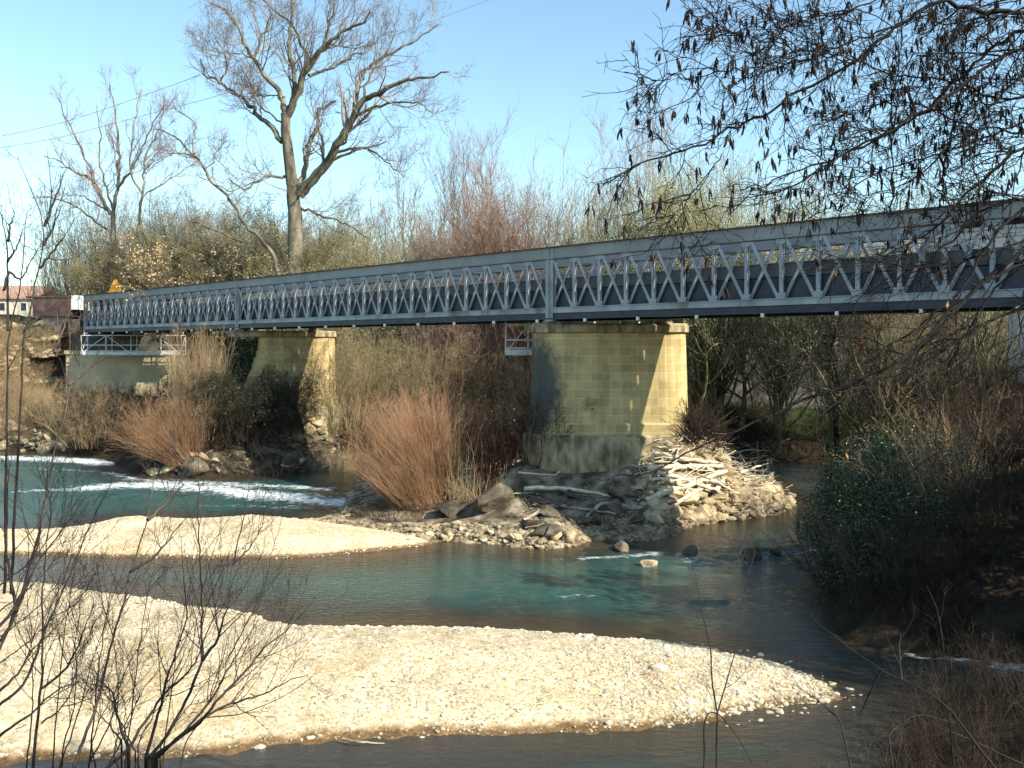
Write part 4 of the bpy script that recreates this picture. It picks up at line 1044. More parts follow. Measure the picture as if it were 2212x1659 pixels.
# tall poplar behind the bridge
Y = 80.0
rng = np.random.default_rng(11)
gz = z0(P(640, 600, Y)[0], Y)
bx = P(*T5((1300, 1300)), Y)[0]
s = Y / F * .4375
tr_ = [trace([[bx, Y, gz - .3]] + [P(*T5(p), Y) for p in [(1300, 1340), (1300, 1100), (1290, 950), (1270, 800), (1255, 650), (1250, 560)]], 34, 50 * s, 20 * s, .03)]
tr_[0] = (tr_[0][0], np.interp(np.linspace(0, 1, 34), [0, .2, .4, .6, .8, 1], np.array([58, 46, 40, 34, 27, 22]) * s)[None])
LB = [([(1250, 580), (1235, 480), (1200, 420), (1140, 350), (1085, 280), (1040, 200), (1010, 120), (960, 50), (880, 15)], 15, 3, -3),
      ([(1095, 285), (1120, 220), (1150, 150), (1180, 90), (1175, -20)], 8, 2, 2),
      ([(1255, 570), (1290, 500), (1300, 420), (1285, 330), (1270, 230), (1275, 150), (1290, 60), (1280, -120)], 15, 4, 1),
      ([(1255, 580), (1320, 440), (1345, 370), (1400, 280), (1450, 220), (1550, 150), (1640, 110), (1670, 60)], 20, 4, -4),
      ([(1345, 370), (1360, 290), (1320, 200), (1290, 120), (1210, 60), (1140, 0)], 9, 3, 3),
      ([(1365, 372), (1450, 350), (1540, 300), (1610, 260), (1690, 215)], 8, 2, 2),
      ([(1420, 255), (1445, 200), (1480, 100), (1505, -60)], 9, 3, -1),
      ([(1320, 960), (1400, 870), (1480, 770), (1540, 660), (1580, 580), (1640, 490), (1700, 460), (1800, 420), (1900, 385), (2060, 355)], 27, 3, -7),
      ([(1580, 580), (1600, 460), (1640, 360), (1700, 310), (1800, 250), (1900, 200), (2010, 120)], 12, 3, 4),
      ([(1580, 575), (1680, 530), (1800, 505), (1900, 500), (1980, 560)], 9, 2, -3),
      ([(1320, 930), (1345, 830), (1380, 700), (1410, 600), (1415, 540), (1500, 500)], 15, 5, 5),
      ([(1490, 770), (1560, 735), (1640, 740), (1740, 780), (1830, 870)], 8, 2, -2),
      ([(1235, 700), (1180, 620), (1110, 560), (1050, 490), (980, 450), (930, 400), (850, 385), (830, 290)], 14, 3, 4),
      ([(930, 400), (965, 300), (940, 240), (900, 190)], 5, 2, 1),
      ([(1250, 870), (1150, 870), (1080, 920), (1040, 945), (970, 880)], 8, 3, -4),
      ([(1250, 620), (1180, 560), (1110, 500), (1090, 430)], 5, 2, 2),
      ([(1320, 1020), (1400, 1060), (1520, 1090), (1620, 1150), (1680, 1190)], 7, 2, -3),
      ([(1250, 480), (1140, 465), (1100, 470)], 4, 2, 0),
      ([(1640, 490), (1650, 400), (1740, 270), (1790, 200), (1800, 100)], 7, 2, 0),
      ([(1100, 300), (1000, 260), (930, 260), (880, 280)], 5, 2, -2)]
limbs = [limb5(p, Y, a * s, b_ * s, d, jit=.10) for p, a, b_, d in LB]
c1 = []; 
for L in limbs:
    c1.append(children(rng, L, 15, 5.2, (25, 58), .13, .15, 9, .36, .026, (.15, 1), .35))
c2 = [children(rng, c, 6, 2.3, (25, 60), .08, .2, 6, .55, .014, (.2, 1)) for c in c1]
c3 = [children(rng, c, 5, 1.2, (20, 60), .08, .2, 4, .6, .013, (.25, 1)) for c in c2]
finish_tree('very tall bare poplar with a forked pale trunk rising behind the bridge', 'poplar_tree', (bx, Y, gz), tr_ + limbs, c1 + c2 + c3, 'bark', 'twig')

# long-limbed tree leaning left in front of the poplar
Y = 74.0
lb = [([(1215, 1345), (1190, 1250), (1130, 1180), (1060, 1110), (1020, 1050), (950, 950), (880, 900), (830, 790), (750, 720), (690, 660), (600, 640)], 11, 3, 3),
      ([(830, 790), (760, 760), (690, 760), (640, 785)], 5, 2, -1), ([(800, 760), (805, 680), (800, 600), (750, 560), (700, 530)], 5, 2, 1),
      ([(860, 830), (900, 790), (950, 700)], 4, 2, 2), ([(1040, 1190), (950, 1160), (870, 1130), (760, 1080)], 6, 2, -2), ([(880, 900), (980, 950), (1040, 930), (1150, 870)], 4, 2, 1)]
s = Y / F * .4375
limbs = [limb5(p, Y, a * s, b_ * s, d, jit=.08) for p, a, b_, d in lb]
b0 = limbs[0][0][0, 0]; g = z0(b0[0], Y); 
tr_ = [trace([[b0[0] + .3, Y, g - .2], b0], 5, 14 * s, 11 * s)]
c1 = [children(rng, L, 11, 3.0, (25, 65), .12, .22, 7, .5, .018, (.2, 1)) for L in limbs]; c2 = [children(rng, c, 6, 1.6, (25, 60), .08, .2, 5, .55, .012) for c in c1]; c3 = [children(rng, c, 4, .8, (20, 60), .05, .2, 4, .6, .008) for c in c2]
finish_tree('bare leaning tree reaching far left of the tall poplar', 'bare_tree', (b0[0], Y, g), tr_ + limbs, c1 + c2 + c3, 'bark', 'twig')

# left bare tree
Y = 98.0; s = Y / F * .4375
def spread_tree(label, Y, lb, trunk, mt='bark', mc='twig_pink', d1=(12, 4.2), d2=(6, 2.2), d3=(5, 1.1), group=None, buds=None, name='bare_tree'):
    s = Y / F * .4375
    limbs = [limb5(p, Y, a * s, b_ * s, d, jit=.09) for p, a, b_, d in lb]
    t0 = P(*T5(trunk[0][0]), Y); g = z0(t0[0], Y)
    pts = [[t0[0], Y, g - .3]] + [P(*T5(p[0]), Y) for p in trunk]
    T_ = trace(pts, 20, trunk[0][1] * s * 1.15, trunk[-1][1] * s, .04, rng)
    c1 = [children(rng, L, d1[0], d1[1], (25, 60), .16, .2, 7, .5, .02, (.15, 1)) for L in limbs]; c2 = [children(rng, c, d2[0], d2[1], (22, 55), .12, .18, 5, .55, .014) for c in c1]; c3 = [children(rng, c, d3[0], d3[1], (20, 50), .1, .18, 4, .6, .010) for c in c2]
    bd = [flecks(rng, c, *buds[:3]) for c in c3] if buds else None
    return finish_tree(label, name, (t0[0], Y, g), [T_] + limbs, c1 + c2 + c3, mt, mc, bd, group, bud_mat=(buds[3] if buds else None))
spread_tree('bare pinkish tree with fanning limbs at the far left behind the bridge end', 98,
    [([(400, 1050), (420, 930), (435, 780), (430, 700), (405, 560), (385, 420)], 9, 3, 2), ([(385, 1060), (340, 960), (300, 870), (200, 850), (130, 790), (60, 770)], 9, 2, -3),
     ([(300, 870), (260, 760), (220, 680), (160, 560), (130, 490)], 6, 2, 2), ([(395, 1150), (300, 1080), (200, 1010), (100, 970), (20, 970)], 6, 2, -2), ([(400, 1040), (360, 900), (330, 780), (340, 640), (320, 520)], 6, 2, 1),
     ([(420, 930), (490, 850), (560, 700), (600, 600), (650, 520)], 6, 2, -2), ([(385, 1060), (300, 990), (240, 965), (170, 960)], 5, 2, 2)],
    [((400, 1400), 16), ((405, 1200), 14), ((400, 1050), 11)])
spread_tree('thin bare tree between the far left tree and the tall poplar', 92,
    [([(545, 980), (550, 850), (560, 750), (600, 690), (640, 620), (655, 520)], 6, 2, 1), ([(545, 960), (480, 860), (490, 740), (500, 620), (540, 440)], 5, 2, -2), ([(550, 970), (640, 910), (720, 860), (800, 800)], 4, 2, 2), ([(550, 850), (600, 780), (650, 720)], 4, 2, 1)],
    [((515, 1400), 9), ((520, 1150), 8), ((545, 970), 6)], mt='bark_pale')

def auto_tree(label, u, vtop, Y, spread, r0=.16, n1=16, mt='bark', mc='twig', buds=None, seed=0, group=None, up=.2, name='bare_tree', lean=0, n2=6, n3=5, n4=0, tmin=.25, wob=.16, ang=(25, 55), twig_r=.012, stems=1, tf=.64, lf=.52):
    rg = np.random.default_rng(1000 + seed)
    x = (u - CX) / F * Y; g = z0(x, Y); top = CZ - (vtop - HZ) / F * Y; Ht = top - g
    tr = []
    for k in range(stems):
        ox = 0 if stems == 1 else rg.normal(0, spread * .22)
        hh = Ht * (1 if k == 0 else rg.uniform(.7, .95))
        hh *= tf; K = 14; zz = np.linspace(0, 1, K); xx = x + ox * zz + lean * zz ** 1.5 + np.cumsum(rg.normal(0, .012 * Ht, K)) * zz; yy = Y + np.cumsum(rg.normal(0, .012 * Ht, K)) * zz + rg.normal(0, 1) * (stems > 1) * zz
        tr.append((np.stack([xx, yy, g - .2 + (hh + .2) * zz], 1)[None], (r0 * (1 - .78 * zz))[None]))
    spread = max(spread, lf * Ht)
    c1 = [children(rg, t_, n1, spread * .92, ang, up, wob, 9, .6, twig_r * 2.2, (tmin, 1), -.12) for t_ in tr]
    c2 = [children(rg, c, n2, spread * .48, (22, 55), up * .8, wob, 6, .55, twig_r * 1.5, (.15, 1)) for c in c1]
    c3 = [children(rg, c, n3, spread * .25, (20, 55), up * .6, wob, 4, .6, twig_r, (.15, 1)) for c in c2]
    lv = c2 + c3
    if n4: c4 = [children(rg, c, n4, spread * .14, (20, 55), up * .5, wob, 3, .7, twig_r * .8, (.1, 1)) for c in c3]; lv = lv + c4
    bd = [flecks(rg, c, buds[0], buds[1], buds[2]) for c in c3] if buds else None
    return finish_tree(label, name, (x, Y, g), tr + c1, lv, mt, mc, bd, group, bud_mat=buds[3] if buds else None)

BO = lambda n, s_, sp_, m_: (n, s_, sp_, m_)
# rounded olive thickets behind the left half of the bridge
G1 = None
auto_tree('round olive-brown thicket tree left of the tan-leaved one', 330, 462, 90, 6.2, .22, 16, 'bark_dark', 'twig_olive', BO(7, .065, .16, 'bud_olive'), 1, G1, .05, 'thicket_tree', n2=9, n3=8, tmin=.15, stems=3, ang=(35, 85))
auto_tree('broad domed olive tree directly left of the tall poplar', 480, 436, 88, 7.2, .25, 18, 'bark_dark', 'twig_olive', BO(7, .065, .16, 'bud_olive'), 2, G1, .05, 'thicket_tree', n2=9, n3=8, tmin=.15, stems=3, ang=(35, 85))
auto_tree('low dark domed tree under the far left bare tree', 235, 520, 92, 5.0, .2, 15, 'bark_dark', 'twig_olive', BO(7, .065, .16, 'bud_olive'), 3, G1, .05, 'thicket_tree', n2=9, n3=8, tmin=.15, stems=3, ang=(35, 85))
auto_tree('olive thicket tree wrapped round the foot of the tall poplar', 620, 455, 84, 5.2, .2, 15, 'bark_moss', 'twig_olive', BO(7, .065, .16, 'bud_olive'), 4, G1, .05, 'thicket_tree', n2=9, n3=8, tmin=.15, stems=3, ang=(35, 85))
auto_tree('small tree holding dry tan leaves behind the bridge', 392, 500, 79, 2.6, .10, 12, 'bark_dark', 'twig', BO(5, .10, .12, 'leaf_tan'), 5, None, .02, 'leafy_tree', n2=6, n3=4, tmin=.4)
auto_tree('dark ivy-clad tree low behind the bridge left of the poplar foot', 500, 545, 77, 2.2, .14, 10, 'bark_dark', 'twig_dark', BO(3, .07, .10, 'ivy_dark'), 6, None, .02, 'ivy_tree', n2=6, n3=5, tmin=.1)
auto_tree('dark ivy-clad tree at the right side of the poplar foot', 668, 540, 77, 2.0, .12, 10, 'bark_dark', 'twig_dark', BO(3, .07, .10, 'ivy_dark'), 7, None, .02, 'ivy_tree', n2=6, n3=4, tmin=.1)
auto_tree('tiny bare tree above the white panel at the far left bridge end', 150, 545, 96, 3.2, .08, 12, 'bark_dark', 'twig', None, 8, None, .1, n2=6, n3=5)
auto_tree('yellow-green shrub tree right of the poplar', 735, 500, 82, 3.8, .12, 14, 'bark_moss', 'twig_olive', BO(5, .05, .12, 'bud_green'), 9, None, .12, 'shrub_tree', n2=7, n3=6, stems=3, tmin=.1)
# hedge line behind the middle of the bridge
for i, (u, vt, Yt, sp_, mm_, bb, lab) in enumerate([
    (800, 520, 84, 3.2, 'twig_olive', 'bud_green', 'pale green shrub tree left of the first slim bare tree'),
    (905, 512, 80, 3.2, 'twig_olive', 'bud_olive', 'olive shrub tree right of the first slim bare tree'),
    (960, 455, 76, 3.0, 'twig_pink', 'bud_olive', 'pinkish olive shrub tree left of the russet thicket'),
    (1010, 425, 74, 3.0, 'twig_pink', 'bud_brown', 'russet upright thicket tree above the middle of the bridge'),
    (1075, 418, 75, 2.8, 'twig_pink', 'bud_brown', 'russet thicket tree beneath the tallest slim bare tree'),
    (1150, 470, 72, 2.6, 'twig_pink', 'bud_brown', 'brownish shrub tree below the plum-red tree'),
    (1230, 486, 74, 2.8, 'twig_olive', 'bud_green', 'pale green shrub tree right of the plum-red tree'),
    (1320, 455, 70, 3.0, 'twig_olive', 'bud_green', 'yellow-green shrub tree under the alder branch tip'),
    (1400, 415, 68, 3.2, 'twig_olive', 'bud_green', 'yellow-green shrub tree left of the great willow'),
    (1800, 440, 60, 3.2, 'twig_olive', 'bud_green', 'pale green shrub tree seen through the alder twigs, right of the great willow'),
    (1900, 455, 58, 3.0, 'twig', 'bud_olive', 'olive shrub tree at the right end of the willow row'),
    (2050, 440, 60, 3.2, 'twig', 'bud_olive', 'olive shrub tree behind the bridge at the far right')]):
    auto_tree(lab, u, vt, Yt, sp_, .09, 13, 'bark_moss', mm_, BO(5, .05, .14, bb), 20 + i, 'shrub trees in a row behind the bridge', .22, 'shrub_tree', n2=7, n3=6, stems=4, tmin=.08, ang=(15, 40))
# slim bare trees
auto_tree('first slim bare tree right of the poplar', 862, 372, 92, 4.6, .15, 18, 'bark', 'twig', None, 41, 'slim bare trees behind the bridge', .25, n2=7, n3=5, ang=(20, 45))
auto_tree('slim bare tree left of the tallest one, with dark twigs', 975, 318, 96, 4.2, .14, 18, 'bark', 'twig', None, 42, 'slim bare trees behind the bridge', .25, n2=7, n3=5, ang=(20, 45))
auto_tree('tallest slim bare tree with a rounded pinkish top above the russet thicket', 1062, 234, 92, 6.0, .24, 26, 'bark_pale', 'twig_pink', None, 43, 'slim bare trees behind the bridge', .22, n2=9, n3=7, ang=(28, 62), tmin=.2, tf=.72, lf=.36)
auto_tree('plum-red budded tree right of the russet thicket', 1140, 400, 70, 3.8, .13, 14, 'bark_dark', 'twig_crimson', BO(3, .045, .06, 'bud_red'), 44, None, .08, 'plum_tree', n2=6, n3=4)
auto_tree('bare tree leaning right below the alder branch tip', 1232, 330, 78, 4.0, .14, 16, 'bark_pale', 'twig_pink', None, 45, 'slim bare trees behind the bridge', .25, lean=2.0, n2=7, n3=5)
auto_tree('tall hazy bare tree behind the alder branches', 1405, 235, 96, 7.5, .22, 24, 'bark_pale', 'twig_pink', None, 46, 'slim bare trees behind the bridge', .24, n2=9, n3=6, ang=(28, 60), tmin=.2, tf=.7, lf=.38)
auto_tree('great round willow with pale yellow-green twigs', 1560, 290, 66, 5.6, .20, 22, 'bark_moss', 'twig_olive', BO(9, .055, .14, 'bud_green'), 47, None, .28, 'willow_tree', n2=9, n3=8, stems=4, tmin=.1, ang=(25, 65), tf=.5, lf=.5)
auto_tree('smaller round willow behind the great one, to its left', 1470, 345, 72, 4.6, .18, 20, 'bark_moss', 'twig_olive', BO(9, .055, .14, 'bud_green'), 48, None, .25, 'willow_tree', n2=9, n3=7, stems=3, tmin=.1, ang=(25, 65), tf=.5, lf=.5)
auto_tree('smaller round willow to the right of the great one', 1680, 395, 64, 4.2, .16, 18, 'bark_moss', 'twig_olive', BO(9, .055, .14, 'bud_green'), 49, None, .25, 'willow_tree', n2=9, n3=7, stems=3, tmin=.1, ang=(25, 65), tf=.5, lf=.5)
auto_tree('small bare tree beyond the house at the far left', 30, 590, 135, 5, .14, 14, 'bark', 'twig_pink', None, 50, None, .15, n2=6, n3=4)
auto_tree('second small bare tree beyond the house, nearer the bridge', 95, 610, 140, 4.5, .12, 12, 'bark', 'twig', None, 51, None, .15, n2=6, n3=4)

# ---- bushes
def bush(label, base, n, L, spread, r, mat, name='bush', up=.12, wob=.1, K=9, rad=.5, lean=(0, 0), kids=((3, .5, (15, 45)), (3, .25, (20, 50))), group=None, leaf=None, seed=0, flat=1.0, cat='bush', kr=.5, lmin=.5):
    rg = np.random.default_rng(2000 + seed)
    st = fan(rg, (0, 0, 0), n, L, spread, up, wob, K, r, rad, lean, .3, flat, lmin)
    lv = [st]; cur = st
    for c, l, a in kids:
        cur = children(rg, cur, c, L * l, a, up * .5, wob * 1.4, 5, .6, r * kr * .6, (.2, 1)); lv.append(cur)
    v, q = tubes(lv, 3)
    x, y = base[0], base[1]; z = base[2] if len(base) > 2 else z0(x, y)
    if leaf:
        e = empty(name, (x, y, z - .05)); tag(e, label, cat, group)
        link('stems', np_mesh('stems', v, q), M[mat], e)
        fleck_obj('leaves', [flecks(rg, cur, leaf[0], leaf[1], leaf[2])], M[leaf[3]], e)
    else:
        e = link(name, np_mesh(name, v, q), M[mat], None, (x, y, z - .05)); tag(e, label, cat, group)
    return e
def at(u, v, z=None):
    x, y, ok = march(u, v); return float(x[0]), float(y[0])
rg = np.random.default_rng(56)
# left bank riprap
for _ in range(70):
    u, v = rg.uniform(-60, 135), rg.uniform(700, 978)
    if v < 930 and u < 40: continue
    if 930 > v > 880: continue
    x, y = at(u, v)
    boulder(rg, x, y, rg.uniform(.35, .95), 'pale angular rock in the rubble of the left bank', 'rubble rocks on the left bank', flat=.7)
x, y = G(102, 968, .3); boulder(rg, x, y, .75, 'round cream boulder at the waterline of the left bank', None, flat=.95)

# red willow on the island
x, y = G(945, 1092, .3)
bush('big red willow bush fanning out left beside the rapids', (x, y + .6), 900, 6.0, .62, .013, 'twig_red', 'willow_bush', .05, .085, 12, .9, (-.42, 0), ((3, .3, (6, 20)), (2, .12, (10, 30))), seed=1, cat='willow bush', lmin=.35)
x, y = G(900, 1104, .2)
bush('low orange-brown fringe at the foot of the red willow', (x, y + .3), 620, 4.3, .65, .011, 'twig_orange', 'willow_bush', .03, .08, 10, 1.3, (-.62, -.1), ((3, .28, (8, 25)), (2, .12, (10, 30))), seed=2, cat='willow bush', lmin=.3)
x, y = G(1075, 1085, .5)
bush('crimson-stemmed bush in front of the dark pier end', (x - .3, y + .6), 150, 4.4, .30, .016, 'twig_crimson', 'dogwood_bush', .12, .07, 10, .9, (0, 0), ((2, .3, (10, 30)),), seed=3)
x, y = G(1000, 1100, .3)
bush('tall pale bare stems between the red willow and the crimson bush', (x, y + .5), 34, 4.8, .25, .018, 'twig_tan', 'bare_shrub', .08, .09, 10, 1.0, (0, 0), ((4, .22, (20, 50)), (2, .12, (20, 50))), seed=4)
x, y = G(1040, 1110, .3)
bush('low brown scrub below the crimson bush', (x, y), 160, 1.5, .9, .010, 'twig_tan', 'scrub', .05, .15, 7, 1.6, (0, 0), ((3, .4, (20, 60)),), seed=5, flat=.6, cat='scrub')
x, y = G(840, 1120, .2)
bush('low dark scrub under the left skirt of the red willow', (x, y), 130, .9, 1.0, .010, 'twig_dark', 'scrub', .05, .15, 7, 1.8, (0, 0), ((3, .4, (20, 60)),), seed=6, flat=.5, cat='scrub')
# orange willow beneath the abutment and dark bush before the second pier
x, y = G(395, 1005, .6)
bush('orange-brown willow bush arching left over the left rapids', (x, y), 520, 5.2, 1.0, .015, 'twig_orange', 'willow_bush', .01, .09, 12, 1.1, (-.60, 0), ((4, .32, (8, 28)), (3, .14, (12, 35))), seed=7, cat='willow bush', lmin=.35)
x, y = G(400, 985, .9)
bush('brown upright willow bush behind the orange one, hiding the abutment foot', (x, y + 2.5), 300, 6.6, .35, .018, 'twig_tan', 'willow_bush', .08, .07, 11, 1.5, (-.02, 0), ((4, .25, (12, 35)), (3, .12, (15, 40))), seed=8, cat='willow bush')
x, y = G(520, 990, .9)
bush('dark evergreen thicket in front of the second pier', (x, y + 1.5), 130, 4.7, .75, .03, 'twig_dark', 'thicket', .07, .12, 9, 2.6, (0, 0), ((7, .35, (25, 60)), (6, .2, (25, 60))), seed=9, leaf=(4, .06, .10, 'ivy_dark'), cat='thicket')
x, y = G(610, 985, .9)
bush('dark bramble right of the evergreen thicket, before the second pier', (x, y + 1.5), 80, 4.2, .6, .02, 'twig_dark', 'bramble', .05, .12, 9, 1.5, (0, 0), ((5, .35, (25, 60)), (5, .2, (25, 60))), seed=10, cat='bramble')
x, y = G(715, 1000, .6)
bush('tan brush on the right flank of the second pier mound', (x, y + 1), 160, 2.8, .7, .014, 'twig_tan', 'scrub', .05, .12, 8, 1.4, (0, 0), ((3, .35, (20, 50)),), seed=11, cat='scrub')
x, y = G(560, 1010, .5)
bush('black scrub on the boulders below the evergreen thicket', (x, y), 160, 2.0, .9, .012, 'twig_dark', 'scrub', .03, .15, 7, 2.6, (0, 0), ((4, .4, (20, 60)),), seed=12, flat=.5, cat='scrub')

# ivy curtain on the second pier
rg = np.random.default_rng(77)
N = 5200; t = rg.random(N); zz = 8.9 - 3.6 * t; wdt = (1 - t ** 1.6) * 1.25; ang = np.pi + rg.uniform(-.15, 1.0, N)
cxp, cyp = -17.0 - 3.85 + 1.25, 63.9
xx = np.where(rg.random(N) < .5, cxp + 1.33 * np.cos(ang), cxp + rg.uniform(-1, 1, N) * wdt); yy = np.where(xx > cxp, cyp - 1.33, cyp - np.sqrt(np.maximum(1.33 ** 2 - (xx - cxp) ** 2, 0)))
c = np.stack([xx, yy - rg.random(N) * .12, zz], 1); a = unit(rg.normal(0, 1, (N, 3))); b_ = unit(np.cross(a, rg.normal(0, 1, (N, 3)))); sz = rg.uniform(.04, .11, (N, 1))
tag(link('ivy', np_mesh('ivy', np.stack([c - a * sz, c - b_ * sz, c + a * sz, c + b_ * sz], 1).reshape(-1, 3), np.arange(N * 4).reshape(-1, 4), smooth_=False), M['ivy']), 'ivy curtain hanging from the cap of the second pier', 'ivy')

# wall of brush on the far bank, below the bridge between the piers
rg = np.random.default_rng(5)
for i, (u, v, L, mat, lab, lf) in enumerate([
    (740, 935, 7.5, 'twig_tan', 'pale tan brush with long stems beside the second pier', None),
    (800, 925, 7.5, 'twig_olive', 'olive brush right of the pale tan stems below the bridge', ('bud_olive')),
    (870, 920, 7.0, 'twig_olive', 'olive-brown brush behind the red willow', ('bud_olive')),
    (930, 915, 7.0, 'twig_tan', 'brown brush behind the tip of the red willow', ('bud_brown')),
    (990, 930, 6.6, 'twig_dark', 'dark brown brush left of the crimson bush', ('ivy_dark')),
    (1050, 925, 6.6, 'twig_dark', 'dark brush below the small caged platform', ('ivy_dark')),
    (1110, 950, 6.0, 'twig_dark', 'blackish brush against the stained pier end', ('ivy_dark')),
    (1040, 1005, 4.6, 'twig_dark', 'black tangled brush directly behind the crimson stems', ('ivy_dark')),
    (1128, 1000, 4.0, 'twig_dark', 'black tangled brush touching the foot of the stained pier end', ('ivy_dark')),
    (960, 985, 4.2, 'twig_dark', 'low dark brush at the waterline behind the red willow', ('bud_brown')),
    (1090, 985, 4.4, 'twig_dark', 'low black brush at the waterline left of the stained pier end', ('ivy_dark')),
    (820, 985, 4.2, 'twig_tan', 'low tan brush at the waterline behind the red willow', None),
    (1500, 900, 5.6, 'twig_olive', 'mossy brush just right of the near pier', ('bud_olive')),
    (440, 950, 3.6, 'twig_tan', 'tan brush between the abutment and the second pier', ('bud_brown')),
    (215, 950, 3.4, 'twig_dark', 'dark brush below the left end of the abutment', ('ivy_dark')),
    (700, 900, 7.0, 'twig_olive', 'olive brush behind the right edge of the second pier', ('bud_olive'))]):
    x, y = at(u, v)
    bush(lab, (x, y), 95, L, .5, .022, mat, 'brush', .06, .10, 9, 2.4, (0, 0), ((5, .32, (20, 50)), (5, .18, (25, 60))), 'brush on the far bank below the bridge', (2, .045, .1, lf) if lf else None, 30 + i, .8, 'brush')
for i, (u, v, L, mat, lab) in enumerate([
    (10, 870, 4.2, 'twig_tan', 'brown brush on the far left bank, at the picture edge'),
    (60, 900, 3.6, 'twig_tan', 'brown brush at the middle of the left bank slope'),
    (125, 930, 3.0, 'twig_dark', 'dark brush below the blackened stone pillar'),
    (170, 940, 4.4, 'twig_tan', 'bare brush above the rapids at the foot of the left bank'),
    (215, 965, 3.4, 'twig_tan', 'low arching brush at the left rapids edge'),
    (0, 740, 3.0, 'twig_tan', 'pinkish brush in front of the cream house'),
    (80, 800, 3.0, 'twig_tan', 'short brush on the rubble slope')]):
    x, y = at(u, v)
    bush(lab, (x, y), 110, L, .7, .018, mat, 'brush', .05, .12, 8, 2.4, (0, 0), ((4, .32, (20, 50)), (4, .18, (25, 60))), 'brush on the left bank', None, 60 + i, .8, 'brush')

# mossy trees and undergrowth at the right, under the bridge
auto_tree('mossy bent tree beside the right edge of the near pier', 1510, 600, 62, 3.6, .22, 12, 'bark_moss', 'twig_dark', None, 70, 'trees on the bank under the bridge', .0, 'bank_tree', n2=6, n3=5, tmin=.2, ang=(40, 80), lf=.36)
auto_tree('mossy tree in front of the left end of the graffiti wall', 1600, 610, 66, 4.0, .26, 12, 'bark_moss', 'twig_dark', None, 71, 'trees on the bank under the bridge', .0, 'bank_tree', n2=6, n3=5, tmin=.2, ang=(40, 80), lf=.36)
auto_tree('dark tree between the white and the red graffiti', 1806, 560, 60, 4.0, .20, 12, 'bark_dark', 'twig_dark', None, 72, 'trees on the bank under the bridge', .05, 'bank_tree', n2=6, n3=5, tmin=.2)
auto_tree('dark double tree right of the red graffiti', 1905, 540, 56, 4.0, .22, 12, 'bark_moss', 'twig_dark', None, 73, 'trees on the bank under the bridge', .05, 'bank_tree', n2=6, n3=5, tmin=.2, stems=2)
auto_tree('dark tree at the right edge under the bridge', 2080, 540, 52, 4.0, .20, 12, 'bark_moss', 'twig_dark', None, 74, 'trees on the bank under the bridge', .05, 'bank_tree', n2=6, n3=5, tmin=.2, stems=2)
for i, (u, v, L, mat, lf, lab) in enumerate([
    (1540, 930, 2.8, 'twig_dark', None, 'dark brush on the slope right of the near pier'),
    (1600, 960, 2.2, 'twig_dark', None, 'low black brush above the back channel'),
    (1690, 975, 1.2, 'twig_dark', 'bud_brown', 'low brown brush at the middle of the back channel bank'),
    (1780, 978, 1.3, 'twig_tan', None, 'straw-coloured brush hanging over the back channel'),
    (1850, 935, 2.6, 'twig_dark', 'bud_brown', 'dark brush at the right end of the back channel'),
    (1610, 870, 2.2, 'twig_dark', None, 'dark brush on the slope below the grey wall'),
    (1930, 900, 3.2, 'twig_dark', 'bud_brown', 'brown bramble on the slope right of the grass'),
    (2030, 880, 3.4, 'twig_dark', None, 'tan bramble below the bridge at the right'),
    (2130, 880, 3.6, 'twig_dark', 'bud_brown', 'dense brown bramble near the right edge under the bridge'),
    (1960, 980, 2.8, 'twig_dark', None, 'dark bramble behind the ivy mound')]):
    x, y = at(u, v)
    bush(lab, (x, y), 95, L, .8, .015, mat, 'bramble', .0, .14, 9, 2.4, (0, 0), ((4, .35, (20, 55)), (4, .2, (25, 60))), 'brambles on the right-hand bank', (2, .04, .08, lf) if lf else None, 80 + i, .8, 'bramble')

# ---- grass on the banks
def grass(label, pts, h, mat, name='grass', w_=.012, seed=0, lean=.5):
    rg = np.random.default_rng(3000 + seed); N = len(pts)
    d = unit(np.stack([rg.normal(0, lean, N), rg.normal(0, lean, N), np.ones(N)], 1)); L = h * rg.uniform(.5, 1.2, N)
    K = 4; t = np.linspace(0, 1, K); S = pts[:, None, :] + d[:, None, :] * (t[None, :, None] * L[:, None, None]); S[..., 2] -= (t ** 2)[None] * L[:, None] * .25 * 1
    R = np.full((N, 1), w_) * np.linspace(1, .2, K)[None]
    o = tube_obj(name, [(S, R)], M[mat], None, 3); tag(o, label, name.replace('_', ' '), None, 'stuff'); return o
def at_many(n, rg, u0, u1, v0, v1):
    x, y, ok = march(rg.uniform(u0, u1, n), rg.uniform(v0, v1, n)); x, y = x[ok], y[ok]; return np.stack([x, y, Hf(x, y)], 1)
rg = np.random.default_rng(31)
grass('green grass on the slope below the graffiti wall', at_many(9000, rg, 1640, 1980, 845, 960), .5, 'grass', seed=1, w_=.02)
grass('dry grass overhanging the back channel', at_many(7000, rg, 1480, 1900, 930, 992), .55, 'dry_grass', 'dry_grass', seed=2, w_=.012, lean=.8)
grass('green patch low on the left bank', at_many(3500, rg, 70, 165, 895, 950), .5, 'grass', seed=3, w_=.02)
grass('grass at the top of the left bank rubble', at_many(3000, rg, 60, 125, 680, 730), .45, 'grass', seed=4, w_=.02)
grass('dry grass on the left bank', at_many(6000, rg, -60, 190, 730, 960), .6, 'dry_grass', 'dry_grass', seed=5, w_=.018)

